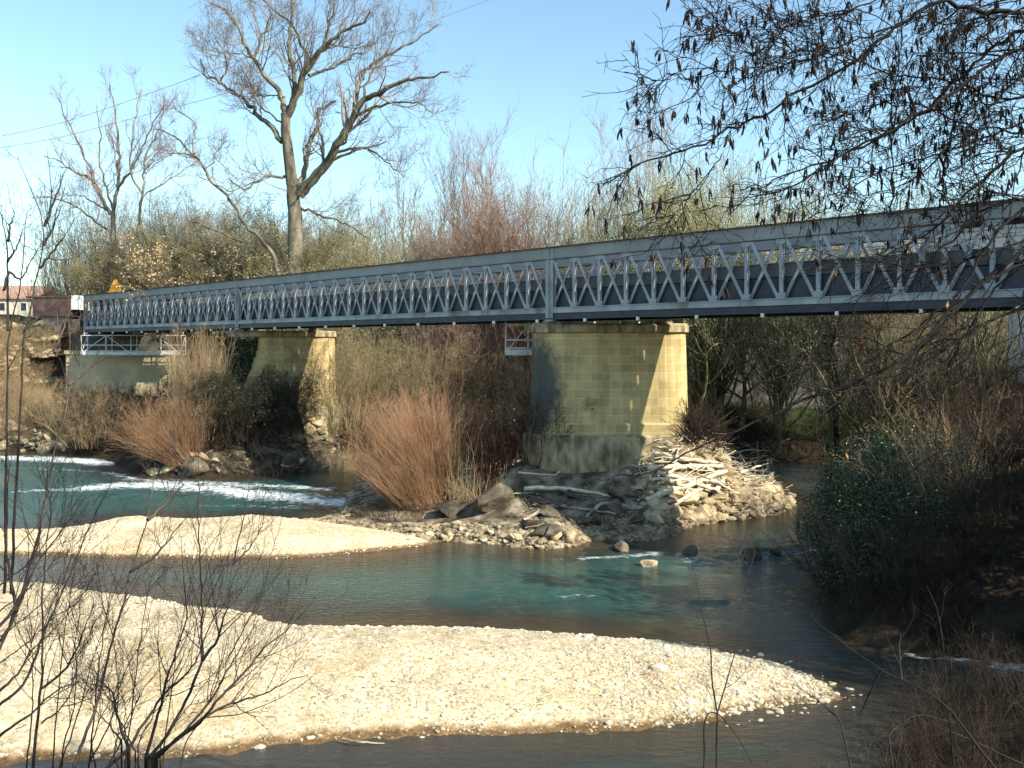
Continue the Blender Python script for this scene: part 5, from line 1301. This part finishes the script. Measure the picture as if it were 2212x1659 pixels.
def twiggy(label, n, u0, u1, v0, v1, h, mat, seed, w_=.02, name='undergrowth', lean=.7):
    rg = np.random.default_rng(seed); p = at_many(n, rg, u0, u1, v0, v1); N = len(p)
    d = unit(np.stack([rg.normal(0, lean, N), rg.normal(0, lean, N), np.ones(N)], 1)); L = h * rg.uniform(.4, 1.2, N); K = 6
    S = np.empty((N, K, 3)); S[:, 0] = p
    for k in range(1, K): d = unit(d + rg.normal(0, .15, (N, 3))); S[:, k] = S[:, k - 1] + d * (L / (K - 1))[:, None]
    st = (S, np.full((N, 1), w_) * np.linspace(1, .3, K)[None]); c = children(rg, st, 3, h * .4, (20, 60), 0, .2, 4, .6, w_ * .4)
    o = tube_obj(name, [st, c], M[mat], None, 3); tag(o, label, 'undergrowth', None, 'stuff')
twiggy('olive undergrowth filling the far bank between the piers', 5000, 700, 1160, 760, 960, 2.6, 'twig_olive', 21)
twiggy('dark brown undergrowth low on the far bank between the piers', 5000, 740, 1160, 850, 985, 2.2, 'twig_dark', 22)
def mass(label, n, x0, x1, y0, y1, h, mat, seed, buds=None, w_=.03, lean=.35, kids=(5, 4), name='distant_thicket'):
    rg = np.random.default_rng(seed); X = rg.uniform(x0, x1, n); Yv = rg.uniform(y0, y1, n); p = np.stack([X, Yv, Hf(X, Yv)], 1)
    hh = h * (1 + .5 * fbm(X * .13, Yv * .13, 3))
    d = unit(np.stack([rg.normal(0, lean, n), rg.normal(0, lean, n), np.ones(n)], 1)); L = hh * rg.uniform(.45, 1.1, n); K = 7
    S = np.empty((n, K, 3)); S[:, 0] = p
    for k in range(1, K): d = unit(d + [0, 0, .08] + rg.normal(0, .12, (n, 3))); S[:, k] = S[:, k - 1] + d * (L / (K - 1))[:, None]
    st = (S, np.full((n, 1), w_) * np.linspace(1, .3, K)[None]); c = children(rg, st, kids[0], h * .3, (20, 60), .1, .2, 5, .5, .011, (.15, 1)); c2 = children(rg, c, kids[1], h * .13, (20, 60), .05, .2, 4, .6, .009, (.15, 1))
    o = tube_obj(name, [st, c, c2], M[mat], None, 3); tag(o, label, 'thicket', None, 'stuff')
    if buds:
        e = fleck_obj('buds', [flecks(rg, c2, 2, .06, .14)], M[buds], o); e['kind'] = 'stuff'
mass('olive thicket running behind the middle of the bridge', 1300, -24, 16, 74, 92, 9.0, 'twig_olive', 201, 'bud_green')
mass('dense brown-olive thicket behind the left half of the bridge', 1500, -41, -18, 89, 101, 12.5, 'twig_olive', 202, 'bud_olive')
mass('pale thicket behind the right half of the bridge', 1300, 8, 52, 76, 90, 9.5, 'twig_olive', 203, 'bud_green')
mass('tall hazy thicket far behind the left half of the bridge', 1500, -58, -14, 102, 118, 16.0, 'twig', 205, 'bud_brown', .04)
mass('tall hazy thicket far behind the right half of the bridge', 1700, -12, 60, 95, 112, 16.5, 'twig_olive', 206, 'bud_green', .04)
mass('russet thicket of upright twigs above the middle of the bridge', 900, -8, 3, 72, 80, 11.5, 'twig_pink', 204, None, .03, .2, (6, 5))
twiggy('undergrowth between the abutment and the second pier', 3200, 150, 520, 900, 985, 1.5, 'twig_dark', 24)
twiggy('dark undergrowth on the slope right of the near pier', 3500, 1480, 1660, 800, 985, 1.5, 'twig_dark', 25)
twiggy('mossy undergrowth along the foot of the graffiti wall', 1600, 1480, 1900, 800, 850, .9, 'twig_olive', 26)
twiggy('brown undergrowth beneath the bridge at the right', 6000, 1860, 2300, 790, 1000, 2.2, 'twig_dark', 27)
twiggy('brown undergrowth on the left bank', 3500, -80, 105, 720, 960, 1.5, 'twig_tan', 28, .016)
twiggy('dark scrub at the foot of the abutment', 1800, 150, 400, 835, 930, 1.7, 'twig_dark', 29)
# ---- ivy mound and brambles on the near right bank
def mound(label, pts_uvz, N, mat, size, seed, rad, name='ivy', cat='ivy'):
    """leaf cloud over rounded humps: list of (x, y, z, rx, ry, rz)"""
    rg = np.random.default_rng(4000 + seed); C = np.array(rad)
    k = rg.integers(0, len(C), N); th = rg.uniform(0, 2 * np.pi, N); ph = np.arccos(rg.uniform(-.25, 1, N)); r = rg.uniform(.80, 1.06, N) + .10 * rg.normal(0, 1, N)
    c = C[k, :3] + np.stack([np.sin(ph) * np.cos(th), np.sin(ph) * np.sin(th), np.cos(ph)], 1) * C[k, 3:] * r[:, None]
    c[:, 2] += .25 * fbm(c[:, 0] * 2, c[:, 1] * 2 + c[:, 2], 3)
    a = unit(rg.normal(0, 1, (N, 3))); b_ = unit(np.cross(a, rg.normal(0, 1, (N, 3)))); s_ = size * rg.uniform(.5, 1.3, (N, 1))
    v = np.stack([c - a * s_, c - b_ * s_ * .7, c + a * s_, c + b_ * s_ * .7], 1)
    return v.reshape(-1, 3), np.arange(N * 4).reshape(-1, 4)
e = empty('ivy_mound', (12.7, 30.4, 2)); tag(e, 'dark green ivy mound overhanging the water on the right bank', 'ivy mound')
humps = [(12.2, 30.4, 1.6, 1.7, 2.6, 2.2), (13.9, 32.7, 2.3, 2.0, 2.6, 2.3), (11.5, 27.9, 1.0, 1.3, 2.0, 1.7), (16.1, 34.3, 2.6, 2.4, 3, 2.4), (13.7, 28.2, 1.7, 1.8, 2.2, 2.0), (16.4, 38.2, 2.2, 2.4, 3, 2.2)]
v, q = mound('', None, 42000, 'ivy', .045, 1, humps); link('leaves', np_mesh('leaves', v - np.array([12.7, 30.4, 2]), q, smooth_=False), M['ivy'], e)
# woody core so that the mound is not see-through
rg = np.random.default_rng(8)
cs = []
for h in humps:
    st = fan(rg, (h[0], h[1], h[2] - h[5]), 60, h[5] * 2.0, .9, .02, .14, 8, .02, h[3] * .7, (0, 0)); cs += [st, children(rg, st, 5, .9, (25, 60), 0, .2, 5, .5, .008)]
v, q = tubes(cs, 3); link('stems', np_mesh('stems', v - np.array([12.7, 30.4, 2]), q), M['twig_dark'], e)
for i, (x, y, L, n, mat, kids, lean, lab) in enumerate([
    (11.1, 25.5, 2.3, 60, 'stem_pale', ((3, .35, (20, 50)), (3, .2, (25, 60))), (-.35, -.1), 'pale brown bramble arching over the water in front of the ivy mound'),
    (12.8, 25.0, 2.6, 70, 'twig_dark', ((4, .35, (20, 50)), (4, .2, (25, 60))), (-.1, 0), 'dark bramble on the bank right of the pale arching one'),
    (14.8, 25.9, 3.0, 80, 'twig_dark', ((4, .35, (20, 50)), (4, .2, (25, 60))), (0, 0), 'dense black bramble at the right edge above the foam'),
    (17.2, 28.2, 3.6, 80, 'twig_dark', ((4, .35, (20, 50)), (4, .2, (25, 60))), (0, 0), 'tall dark bramble behind the right edge'),
    (14.6, 29.7, 3.6, 50, 'twig_tan', ((4, .3, (20, 50)), (3, .2, (25, 60))), (0, 0), 'tan-stemmed shrub rising over the ivy at the right edge'),
    (17.5, 33.2, 4.4, 60, 'twig_tan', ((4, .3, (20, 50)), (3, .2, (25, 60))), (-.1, 0), 'large tan shrub standing behind the ivy mound'),
    (10.6, 24.6, 1.2, 90, 'twig_dark', ((3, .4, (20, 60)),), (-.3, -.2), 'low dark scrub at the waterline under the pale bramble'),
    (13.1, 24.2, 1.2, 90, 'twig_dark', ((3, .4, (20, 60)),), (0, -.2), 'low dark scrub along the foamy water edge'),
    (20.5, 36.5, 5.0, 70, 'twig_dark', ((4, .3, (20, 50)), (4, .2, (25, 60))), (0, 0), 'high dark shrub far right beneath the bridge')]):
    bush(lab, (x, y), n, L, .75, .014, mat, 'bramble', .02, .13, 10, 1.3, lean, kids, 'brambles of the near right bank', None, 100 + i, 1.0, 'bramble')
rg = np.random.default_rng(12)
grass('dark undergrowth on the near right bank', np.stack([(X := rg.uniform(9, 27, 16000)), (Yv := rg.uniform(23, 52, 16000)), Hh(X, Yv)], 1)[sdist(X, Yv, FAR) > -.1], .5, 'litter', 'undergrowth', seed=8, w_=.009, lean=.8)

# ---- lower right corner: camera bank with dead stems
for i, (x, y, L, n, mat, lean, lab) in enumerate([
    (9.5, 18.4, 1.5, 70, 'twig_dark', (-.1, 0), 'dark dead brush left of the bundle of dry stalks'),
    (10.8, 18.6, 1.8, 80, 'twig_dark', (0, 0), 'dark dead brush in the lower right corner of the near bank'),
    (8.4, 16.8, 1.1, 60, 'twig_dark', (-.2, 0), 'low dead scrub at the water edge of the near bank'),
    (7.6, 15.7, 1.0, 60, 'litter', (-.1, 0), 'tuft of dry reeds by the small pool on the near bank'),
    (10.2, 15.7, 1.6, 90, 'twig_dark', (0, 0), 'dense dark scrub nearest the camera at the right'),
    (7.5, 13.5, 1.3, 60, 'twig_dark', (-.1, 0), 'dark scrub at the bottom edge right of centre'),
    (5.8, 13.3, 1.0, 34, 'stem_pale', (-.1, 0), 'thin pale stalks at the bottom edge right of centre')]):
    bush(lab, (x, y), n, L, .6, .008, mat, 'dead_brush', .03, .14, 9, .9, lean, ((3, .35, (20, 50)), (3, .2, (25, 60))), 'dead brush on the near bank', None, 130 + i, 1.0, 'brush', kr=.7)
rg = np.random.default_rng(13)
X = rg.uniform(4, 18, 14000); Yv = rg.uniform(9, 21, 14000); ok = sdist(X, Yv, CAMB) > -.05
grass('dark dead grass on the near bank in the lower right corner', np.stack([X, Yv, Hh(X, Yv)], 1)[ok], .30, 'litter', 'dead_grass', seed=9, w_=.005, lean=.9)

# ---- traced foreground saplings
def C7(p): return p[0] * .375, 1037 + p[1] * .375
def C8(p): return p[0] * .4375, 276.5 + p[1] * .4375
def C6(p): return 1520.7 + p[0] * .4584, 898.6 + p[1] * .4584
def sapling(label, stems, conv, Y0, r, mat='stem_fg', seed=0, n1=8, L1=.7, n2=4, L2=.3, group='bare saplings in front of the gravel bar', dY=.5, name='sapling'):
    rg = np.random.default_rng(5000 + seed); S = []
    for st in stems:
        pts = st; k = 1.0
        if isinstance(st, tuple): pts, k = st
        YY = Y0 + rg.uniform(-dY, dY); n = len(pts)
        pp = np.array([P(*conv(p), YY + .15 * i) for i, p in enumerate(pts)])
        S.append(trace(pp, max(14, n * 4), r * k * .82, r * k * .17, .0035, rg))
    base = S[0][0][0, 0].copy(); g = z0(base[0], base[1])
    # root every stem in the bank
    R = []
    for Pn, Rn in S:
        b = Pn[0, 0]
        if b[0] / b[1] < 2 and (CZ - b[2]) / b[1] * F + HZ > 1590:
            gg = z0(b[0], b[1])
            if b[2] > gg: R.append(trace([[b[0] - .1, b[1] - .1, gg - .1], [b[0], b[1], (b[2] + gg) / 2], b], 6, Rn[0, 0] * 1.2, Rn[0, 0]))
    c1 = [children(rg, s_, n1, L1, (25, 50), .12, .10, 8, .5, .0022, (.25, 1)) for s_ in S]; c2 = [children(rg, c, n2, L2, (25, 55), .08, .12, 5, .6, .0013) for c in c1]
    c3 = [children(rg, c, 2, L2 * .45, (25, 60), .05, .15, 4, .7, .0011) for c in c2]
    v, q = tubes(S + R + c1 + c2 + c3, 5)
    o = link(name, np_mesh(name, v - base, q), M[mat], None, tuple(base)); tag(o, label, name, group); return o
sapling('tall thin sapling standing upright at the left, crossing both gravel bars', [[(190, 1659), (240, 1150), (245, 800), (245, 600), (260, 450), (290, 200), (300, 50)], [(240, 1200), (380, 1090), (450, 970), (490, 830), (560, 700)]], C7, 6.0, .013, seed=1)
sapling('pale grey sapling slanting up right from the bottom edge', [[(420, 1680), (450, 1560), (530, 1390), (600, 1130), (640, 950), (700, 750), (750, 530), (850, 230), (880, 50), (895, -100)], [(750, 530), (900, 440), (980, 330), (1040, 250)], [(850, 230), (960, 130), (1060, 20)]], C7, 5.6, .015, 'stem_pale', seed=2, n1=7)
sapling('dark multi-stemmed sapling spreading right from the bottom edge', [
    [(580, 1690), (740, 1550), (850, 1370), (950, 1220), (1100, 1100), (1160, 970), (1250, 740), (1330, 690)],
    [(860, 1600), (960, 1480), (1060, 1290), (1130, 1130), (1170, 1030), (1160, 900), (1160, 610), (1150, 440), (1140, 100), (1143, -120)],
    [(870, 1600), (1080, 1440), (1230, 1240), (1320, 1080), (1400, 950), (1490, 800)],
    [(880, 1600), (1150, 1400), (1300, 1210), (1420, 1100), (1520, 960), (1630, 890), (1800, 700)],
    [(900, 1600), (1100, 1420), (1290, 1300), (1400, 1270), (1550, 1220), (1690, 1140), (1770, 1125)],
    [(840, 1600), (930, 1300), (960, 1140), (1000, 1030), (1080, 800), (1060, 600), (1050, 470)],
    [(1165, 1040), (1250, 930), (1300, 760), (1340, 640)], [(740, 1550), (690, 1420), (650, 1200), (520, 1180)]], C7, 5.2, .014, seed=3, n1=9, n2=5)
sapling('sapling leaning right across the upper gravel bar', [[(510, 1640), (640, 1400), (700, 1140), (830, 900), (950, 690)], [(1310, 1030), (1400, 870), (1530, 600), (1590, 320)], [(1165, 610), (1300, 440)], [(1340, 490), (1400, 230), (1430, 60), (1455, -160)], [(1340, 490), (1450, 380), (1530, 230)]], C7, 6.6, .008, seed=4, n1=7)
sapling('curving sapling sweeping up from the left picture edge', [[(-60, 960), (0, 940), (90, 770), (150, 620), (220, 470), (350, 300), (500, 80)], [(-60, 880), (0, 850), (100, 710), (160, 550), (215, 400), (250, 150), (275, -40)], [(95, 760), (60, 600), (35, 400), (40, 100), (60, -100)], [(-40, 1310), (0, 1290), (130, 1200), (190, 1050), (250, 880), (380, 600), (500, 300), (650, 0)],
    [(-30, 1240), (100, 1120), (190, 970), (300, 880)], [(-30, 1500), (0, 1470), (200, 1330), (330, 1200), (500, 1150)]], C7, 5.0, .013, seed=5, n1=7)
sapling('left group of wispy saplings over the near gravel bar', [[(330, 1690), (400, 1500), (480, 1250), (520, 1050), (600, 850), (650, 650)], [(150, 1690), (180, 1400), (190, 1200), (185, 900), (160, 700)], [(240, 1400), (340, 1330), (400, 1250), (440, 1100), (490, 900)], [(780, 1560), (650, 1300), (610, 1150)], [(700, 1500), (600, 1380), (520, 1280)], [(600, 1690), (700, 1500), (760, 1350), (820, 1200)], [(350, 1690), (370, 1500), (430, 1300), (440, 980), (380, 700)]], C7, 5.6, .008, seed=6, n1=8, L1=.6, n2=4)
sapling('long sapling with a clean forked tip against the sky at the left', [[(55, 2300), (100, 1350), (120, 1000), (150, 900), (185, 730), (215, 560), (220, 485), (160, 320), (85, 140)], [(220, 485), (270, 350), (325, 205)], [(195, 690), (260, 610), (335, 510)], [(215, 580), (270, 470), (308, 380)], [(120, 1000), (230, 900), (330, 830)]], C8, 6.2, .014, seed=7, n1=2, L1=.5)
sapling('brown sapling standing in front of the blackened pillar', [[(-260, 3000), (0, 2568), (103, 2316), (206, 1950), (274, 1560), (330, 1400), (348, 1150), (345, 1000), (335, 830)], [(340, 1270), (420, 1210), (525, 1115)], [(270, 1110), (310, 1000), (345, 880)], [(345, 1000), (400, 930)]], C8, 6.4, .016, 'stem_pale', seed=8, n1=3, L1=.4)
sapling('crooked sapling with a dark knot near the left edge', [[(20, 2300), (35, 1500), (38, 1000), (100, 800), (112, 680), (122, 480), (130, 430), (155, 395)], [(38, 1000), (38, 700), (35, 580), (10, 450), (8, 380)], [(38, 660), (80, 600), (112, 500)], [(40, 560), (55, 470), (72, 410)], [(20, 800), (40, 700), (100, 760), (150, 660), (185, 605)]], C8, 5.8, .012, seed=9, n1=3, L1=.4)
sapling('slender curved sapling in front of the rapids near the centre right', [[(60, 1700), (60, 1390), (100, 1280), (150, 1100), (175, 950), (200, 800), (240, 640), (238, 560)], [(205, 715), (160, 640), (110, 570)], [(60, 1390), (30, 1200), (40, 1140), (-70, 620)]], C6, 8.0, .012, seed=10, n1=3, L1=.5, group='bare saplings at the lower right')
sapling('long bare stem bending over the water from the lower right corner', [[(1400, 1700), (1160, 1385), (1060, 1300), (960, 1260), (850, 1210), (700, 1100), (560, 1000), (460, 890)], [(930, 1240), (920, 1100), (925, 1020)], [(830, 1200), (760, 1350), (730, 1430)]], C6, 8.4, .016, seed=11, n1=3, L1=.5, group='bare saplings at the lower right')
sapling('tangled saplings in the lower right corner', [[(0, 1700), (0, 1400), (60, 1390), (150, 1500), (260, 1690)], [(700, 1700), (640, 1420), (560, 1360), (420, 1260)], [(1500, 1640), (1200, 1500), (1000, 1430), (900, 1350)], [(1180, 1700), (1130, 1100), (1100, 900), (1050, 800)], [(900, 1700), (860, 1500), (1000, 1400), (1200, 1450)]], C6, 8.8, .013, seed=12, n1=6, L1=.7, n2=4, group='bare saplings at the lower right')
sapling('single bare shoot at the right edge of the lower right corner', [[(1300, 1700), (1420, 1400), (1500, 1300)]], C6, 8.8, .013, seed=13, n1=6, L1=.7, n2=4, group='bare saplings at the lower right')

sapling('wide low sapling leaning right with fine whips over the near gravel bar', [[(560 + 120 * i, 1700), (520 + 135 * i, 1520), (600 + 150 * i, 1330 + 20 * (i % 2)), (700 + 165 * i, 1150), (830 + 175 * i, 960 + 40 * (i % 3))] for i in range(5)], C7, 5.5, .007, seed=23, n1=6, L1=.4, n2=3, L2=.22)
sapling('tall whips rising over both gravel bars left of centre', [[(300 + 210 * i, 1700), (330 + 215 * i, 1300), (370 + 220 * i, 900), (430 + 225 * i, 500 + 60 * (i % 2)), (500 + 230 * i, 200 + 150 * (i % 3))] for i in range(4)], C7, 6.4, .008, seed=24, n1=7, L1=.5, n2=4, L2=.25)
sapling('arching whips crossing the water at the left edge', [[(-60, 1100 - 150 * i), (60, 1010 - 150 * i), (200, 900 - 150 * i), (330, 760 - 160 * i), (420, 600 - 170 * i)] for i in range(4)] + [[(-80, 1650), (-60, 1100), (-60, 650)]], C7, 5.4, .007, seed=22, n1=9, L1=.5, n2=4, L2=.25)
# ---- big alder whose branches hang in from the right
def C4(p): return 1244.2 + p[0] * .4375, p[1] * .4375
AL = [([(2900, -200), (2400, -40), (2250, 60), (2050, 60), (1780, 10), (1640, 90), (1500, 200), (1380, 300), (1250, 370), (1100, 440), (950, 560), (760, 640), (640, 700), (500, 760), (330, 790), (230, 860), (130, 910)], .040, 8.0, 7.0),
      ([(2900, 0), (2400, 80), (2250, 130), (2100, 200), (1950, 330), (1750, 530), (1560, 650), (1400, 730), (1250, 800), (1050, 850), (880, 940), (760, 1060)], .036, 8.4, 7.6),
      ([(2900, 100), (2500, 150), (2250, 210), (2000, 340), (1800, 500), (1640, 600), (1500, 680), (1300, 770), (1180, 850), (1000, 960), (860, 960)], .036, 7.6, 7.2),
      ([(1640, 100), (1400, 200), (1200, 250), (1080, 240), (900, 190), (780, 180), (690, 120), (640, 45)], .014, 7.4, 6.6),
      ([(1300, 260), (1100, 300), (900, 330), (750, 350), (620, 385), (480, 370), (380, 400), (240, 355)], .012, 7.4, 6.6),
      ([(2900, 500), (2400, 500), (2050, 480), (1900, 420), (1750, 380), (1600, 380), (1450, 330), (1200, 240), (1050, 160), (950, 20)], .022, 8.2, 7.4),
      ([(2900, 420), (2400, 620), (2250, 700), (2100, 800), (1950, 940), (1830, 1080), (1700, 1180), (1500, 1280)], .04, 8.6, 8.0),
      ([(2900, 560), (2400, 560), (2250, 580), (2000, 680), (1800, 760), (1600, 800), (1400, 900), (1280, 1000), (1150, 1080)], .026, 8.4, 7.6),
      ([(1800, 780), (1820, 900), (1850, 700), (1880, 520), (1900, 300), (1950, 100)], .018, 7.8, 8.4),
      ([(2900, 260), (2500, 300), (2200, 380), (2000, 560), (1850, 700), (1700, 880), (1500, 960), (1300, 960)], .024, 8.0, 7.4),
      ([(2600, -100), (2200, -60), (1900, -20), (1700, -60), (1500, 0), (1300, 60), (1150, 120), (980, 60)], .022, 7.4, 7.0),
      ([(720, 760), (680, 830), (600, 930), (520, 1000), (470, 1090)], .007, 7.0, 6.8),
      ([(2700, 700), (2400, 760), (2150, 640), (1950, 640), (1700, 500), (1450, 520), (1250, 600)], .020, 7.6, 7.9),
      ([(1560, 1060), (1570, 940), (1560, 640), (1580, 400), (1610, 200), (1640, 60)], .012, 8.2, 8.0)]
# lower branches crossing the bridge (full-picture coordinates)
CI = lambda p: p
AL2 = [([(2700, 300), (2400, 420), (2212, 540), (2080, 640), (1990, 760), (1870, 810), (1700, 880), (1560, 940), (1450, 1000), (1370, 1030)], .040, 8.6, 8.2, 'd'),
       ([(2600, 200), (2350, 360), (2180, 470), (2080, 620), (2000, 700), (1880, 760), (1740, 800), (1620, 830)], .026, 8.0, 7.6, 'd'),
       ([(2212, 520), (2100, 560), (1990, 580), (1870, 560), (1790, 560)], .014, 8.0, 7.8, 'd'),
       ([(2500, 480), (2300, 560), (2150, 590), (2060, 660), (1960, 780), (1870, 840), (1790, 880), (1720, 930)], .024, 7.6, 7.2, 'd'),
       ([(2500, 620), (2300, 640), (2150, 680), (2040, 760), (1900, 830), (1800, 850), (1690, 830)], .030, 8.6, 8.0, 'd'),
       ([(2212, 560), (2140, 640), (2060, 760), (2030, 900), (2020, 1000)], .014, 8.0, 8.4, 'd'),
       ([(2440, 350), (2300, 420), (2140, 440), (2050, 520), (1960, 600), (1880, 640)], .028, 7.8, 8.2, 'd')]
ab_ = np.array([9.6, -3.0, 0.0]); ab_[2] = z0(9.6, -3.0)
e = empty('alder_tree', tuple(ab_)); tag(e, 'dark alder hung with catkins whose branches reach in from the right', 'tree')
rg = np.random.default_rng(90)
S = []
for pts, r, ya, yb in AL:
    n = len(pts); r *= .66; S.append(trace([P(*C4(p), ya + (yb - ya) * i / (n - 1)) for i, p in enumerate(pts)], n * 4, r, max(r * .22, .0035), .012, rg))
S2 = []
for pts, r, ya, yb, _ in AL2:
    n = len(pts); r *= .8; S2.append(trace([P(*p, ya + (yb - ya) * i / (n - 1)) for i, p in enumerate(pts)], n * 4, r, max(r * .2, .004), .015, rg))
# trunk joining the outer limb ends
trunk = trace([ab_ - [0, 0, .3], ab_ + [-.2, .1, 2], ab_ + [-.3, .2, 4.5], ab_ + [-.2, .3, 7], ab_ + [.2, .2, 10], ab_ + [.5, 0, 13]], 24, .30, .05, .02, rg)
node = np.array([9.2, 7.2, 10.2]); J = [trace([trunk[0][0][9], ab_ * [1, 1, 0] + [-.3, 3.5, 10.0], ab_ * [1, 1, 0] + [-.5, 7.0, 10.6], node], 14, .10, .05, .03, rg)]
for Pn, Rn in S + S2:
    p = Pn[0, 0]
    if p[0] > 5.5:
        J.append(trace([node, (node * .5 + p * .5) + [.2, 0, .1], p], 10, Rn[0, 0] * 1.25, Rn[0, 0], .03, rg))
a1 = [children(rg, s_, 28 if np.linalg.norm(s_[0][0, -1] - s_[0][0, 0]) > 1.5 else 8, 1.25, (20, 60), -.02, .20, 9, .5, .0050, (.06, .97), .82) for s_ in S]
a2 = [children(rg, c, 6, .5, (25, 65), -.04, .22, 7, .6, .0036, (.15, 1)) for c in a1]
a3 = [children(rg, c, 2, .2, (25, 70), -.06, .25, 5, .7, .0026, (.3, 1)) for c in a2]
b1 = [children(rg, s_, 20, 1.0, (20, 60), -.05, .18, 9, .45, .0045, (.12, 1), .4) for s_ in S2]
b2 = [children(rg, c, 4, .45, (25, 65), -.05, .2, 6, .6, .003, (.15, 1)) for c in b1]
up1 = children(rg, trunk, 16, 3.2, (35, 75), .12, .15, 9, .45, .03, (.45, 1), .4, bias=(.1, -.3, 0)); up2 = children(rg, up1, 9, 1.8, (25, 60), .05, .2, 7, .5, .008); up3 = children(rg, up2, 6, .7, (25, 60), 0, .2, 5, .6, .004)
mv = lambda L_: [(p - ab_, r) for p, r in L_]
tube_obj('trunk', mv([trunk]), M['bark_dark'], e, 8)
tube_obj('branches', mv(S + S2 + J + [up1]), M['bark_dark'], e, 6)
tube_obj('twigs', mv(a1 + a2 + a3 + b1 + b2 + [up2, up3]), M['bark_dark'], e, 4)
# catkins hang straight down in small clusters from twig tips
tips = np.concatenate([c[0][:, -1] for c in a2] + [c[0][:, -1] for c in a1]); tips = tips[rg.random(len(tips)) < .25]
N = len(tips) * 3; ids = np.repeat(np.arange(len(tips)), 3); L = rg.uniform(.05, .125, N)
d = unit(np.stack([rg.normal(0, .18, N), rg.normal(0, .18, N), -np.ones(N)], 1)); K = 5; t = np.linspace(0, 1, K)
CK = tips[ids][:, None, :] + rg.normal(0, .008, (N, 1, 3)) + d[:, None, :] * (t[None, :, None] * L[:, None, None]) + rg.normal(0, .002, (N, K, 3))
RK = rg.uniform(.006, .010, N)[:, None] * np.array([.25, .9, 1, .9, .3])[None]
tube_obj('catkins', mv([(CK, RK)]), M['catkin'], e, 5)
# a few withered brown leaves caught in the lower branches
lf = []
for u, v in [(1832, 552), (1852, 562), (1874, 556), (1806, 590), (2047, 660), (2058, 640), (1765, 925), (1815, 850), (2052, 1010), (1830, 985)]:
    p = P(u, v, 7.7); a = unit(rg.normal(0, 1, 3) * [.5, .5, 1.5]); b_ = unit(np.cross(a, rg.normal(0, 1, 3))); s_ = rg.uniform(.018, .032)
    lf.append((np.array([p - a * s_ * 1.6, p - b_ * s_ * .5, p + a * s_ * 1.6, p + b_ * s_ * .5]) - ab_, np.array([[0, 1, 2, 3]])))
fleck_obj('withered_leaves', lf, noisy('withered_leaf', (.20, .09, .04), (.36, .18, .08), 5, .7), e)

# unseen right-bank trees casting shade; those beyond the bridge are added to deepen it
for i, (x, y, h, lab) in enumerate([(39.0, 33.0, 17, 'ivy-covered shade tree added beyond the bridge, first of the upstream row on the right bank'), (44.0, 39.0, 17, 'ivy-covered shade tree added beyond the bridge, third of the upstream row on the right bank'), (50.0, 34.0, 19, 'tall ivy-covered shade tree added beyond the bridge, set back behind the upstream row'), (42.0, 28.0, 17, 'ivy-covered shade tree added beyond the bridge, nearest to its right end'), (52.0, 45.0, 17, 'ivy-covered shade tree added beyond the bridge, last of the upstream row'), (18.0, 19.0, 13, 'ivy-covered tree on the right bank nearest the water'), (23.0, 16.0, 15, 'ivy-covered tree on the right bank behind the alder'), (30.0, 22.0, 19, 'ivy-covered tree just past the bridge on the right bank'),
                                    (33.0, 18.5, 20, 'tallest ivy-covered tree on the right bank'), (26.5, 11.5, 15, 'rearmost ivy-covered tree on the camera side of the bridge'), (37.0, 14.0, 20, 'ivy-covered tree farthest from the river on the right bank'), (19.5, 22.0, 12, 'ivy-covered tree beside the bridge on the right bank')]):
    g = z0(x, y)
    u = CX + x / y * F; vt = HZ - (g + h - CZ) / y * F
    auto_tree(lab, u, vt, y, 3.0, .22, 22, 'bark_dark', 'twig_dark', BO(9, .13, .20, 'ivy_dark'), 90 + i, 'unseen shade trees of the right bank', .05, 'ivy_tree', n2=7, n3=5, tmin=.12, lf=.3, tf=.75)
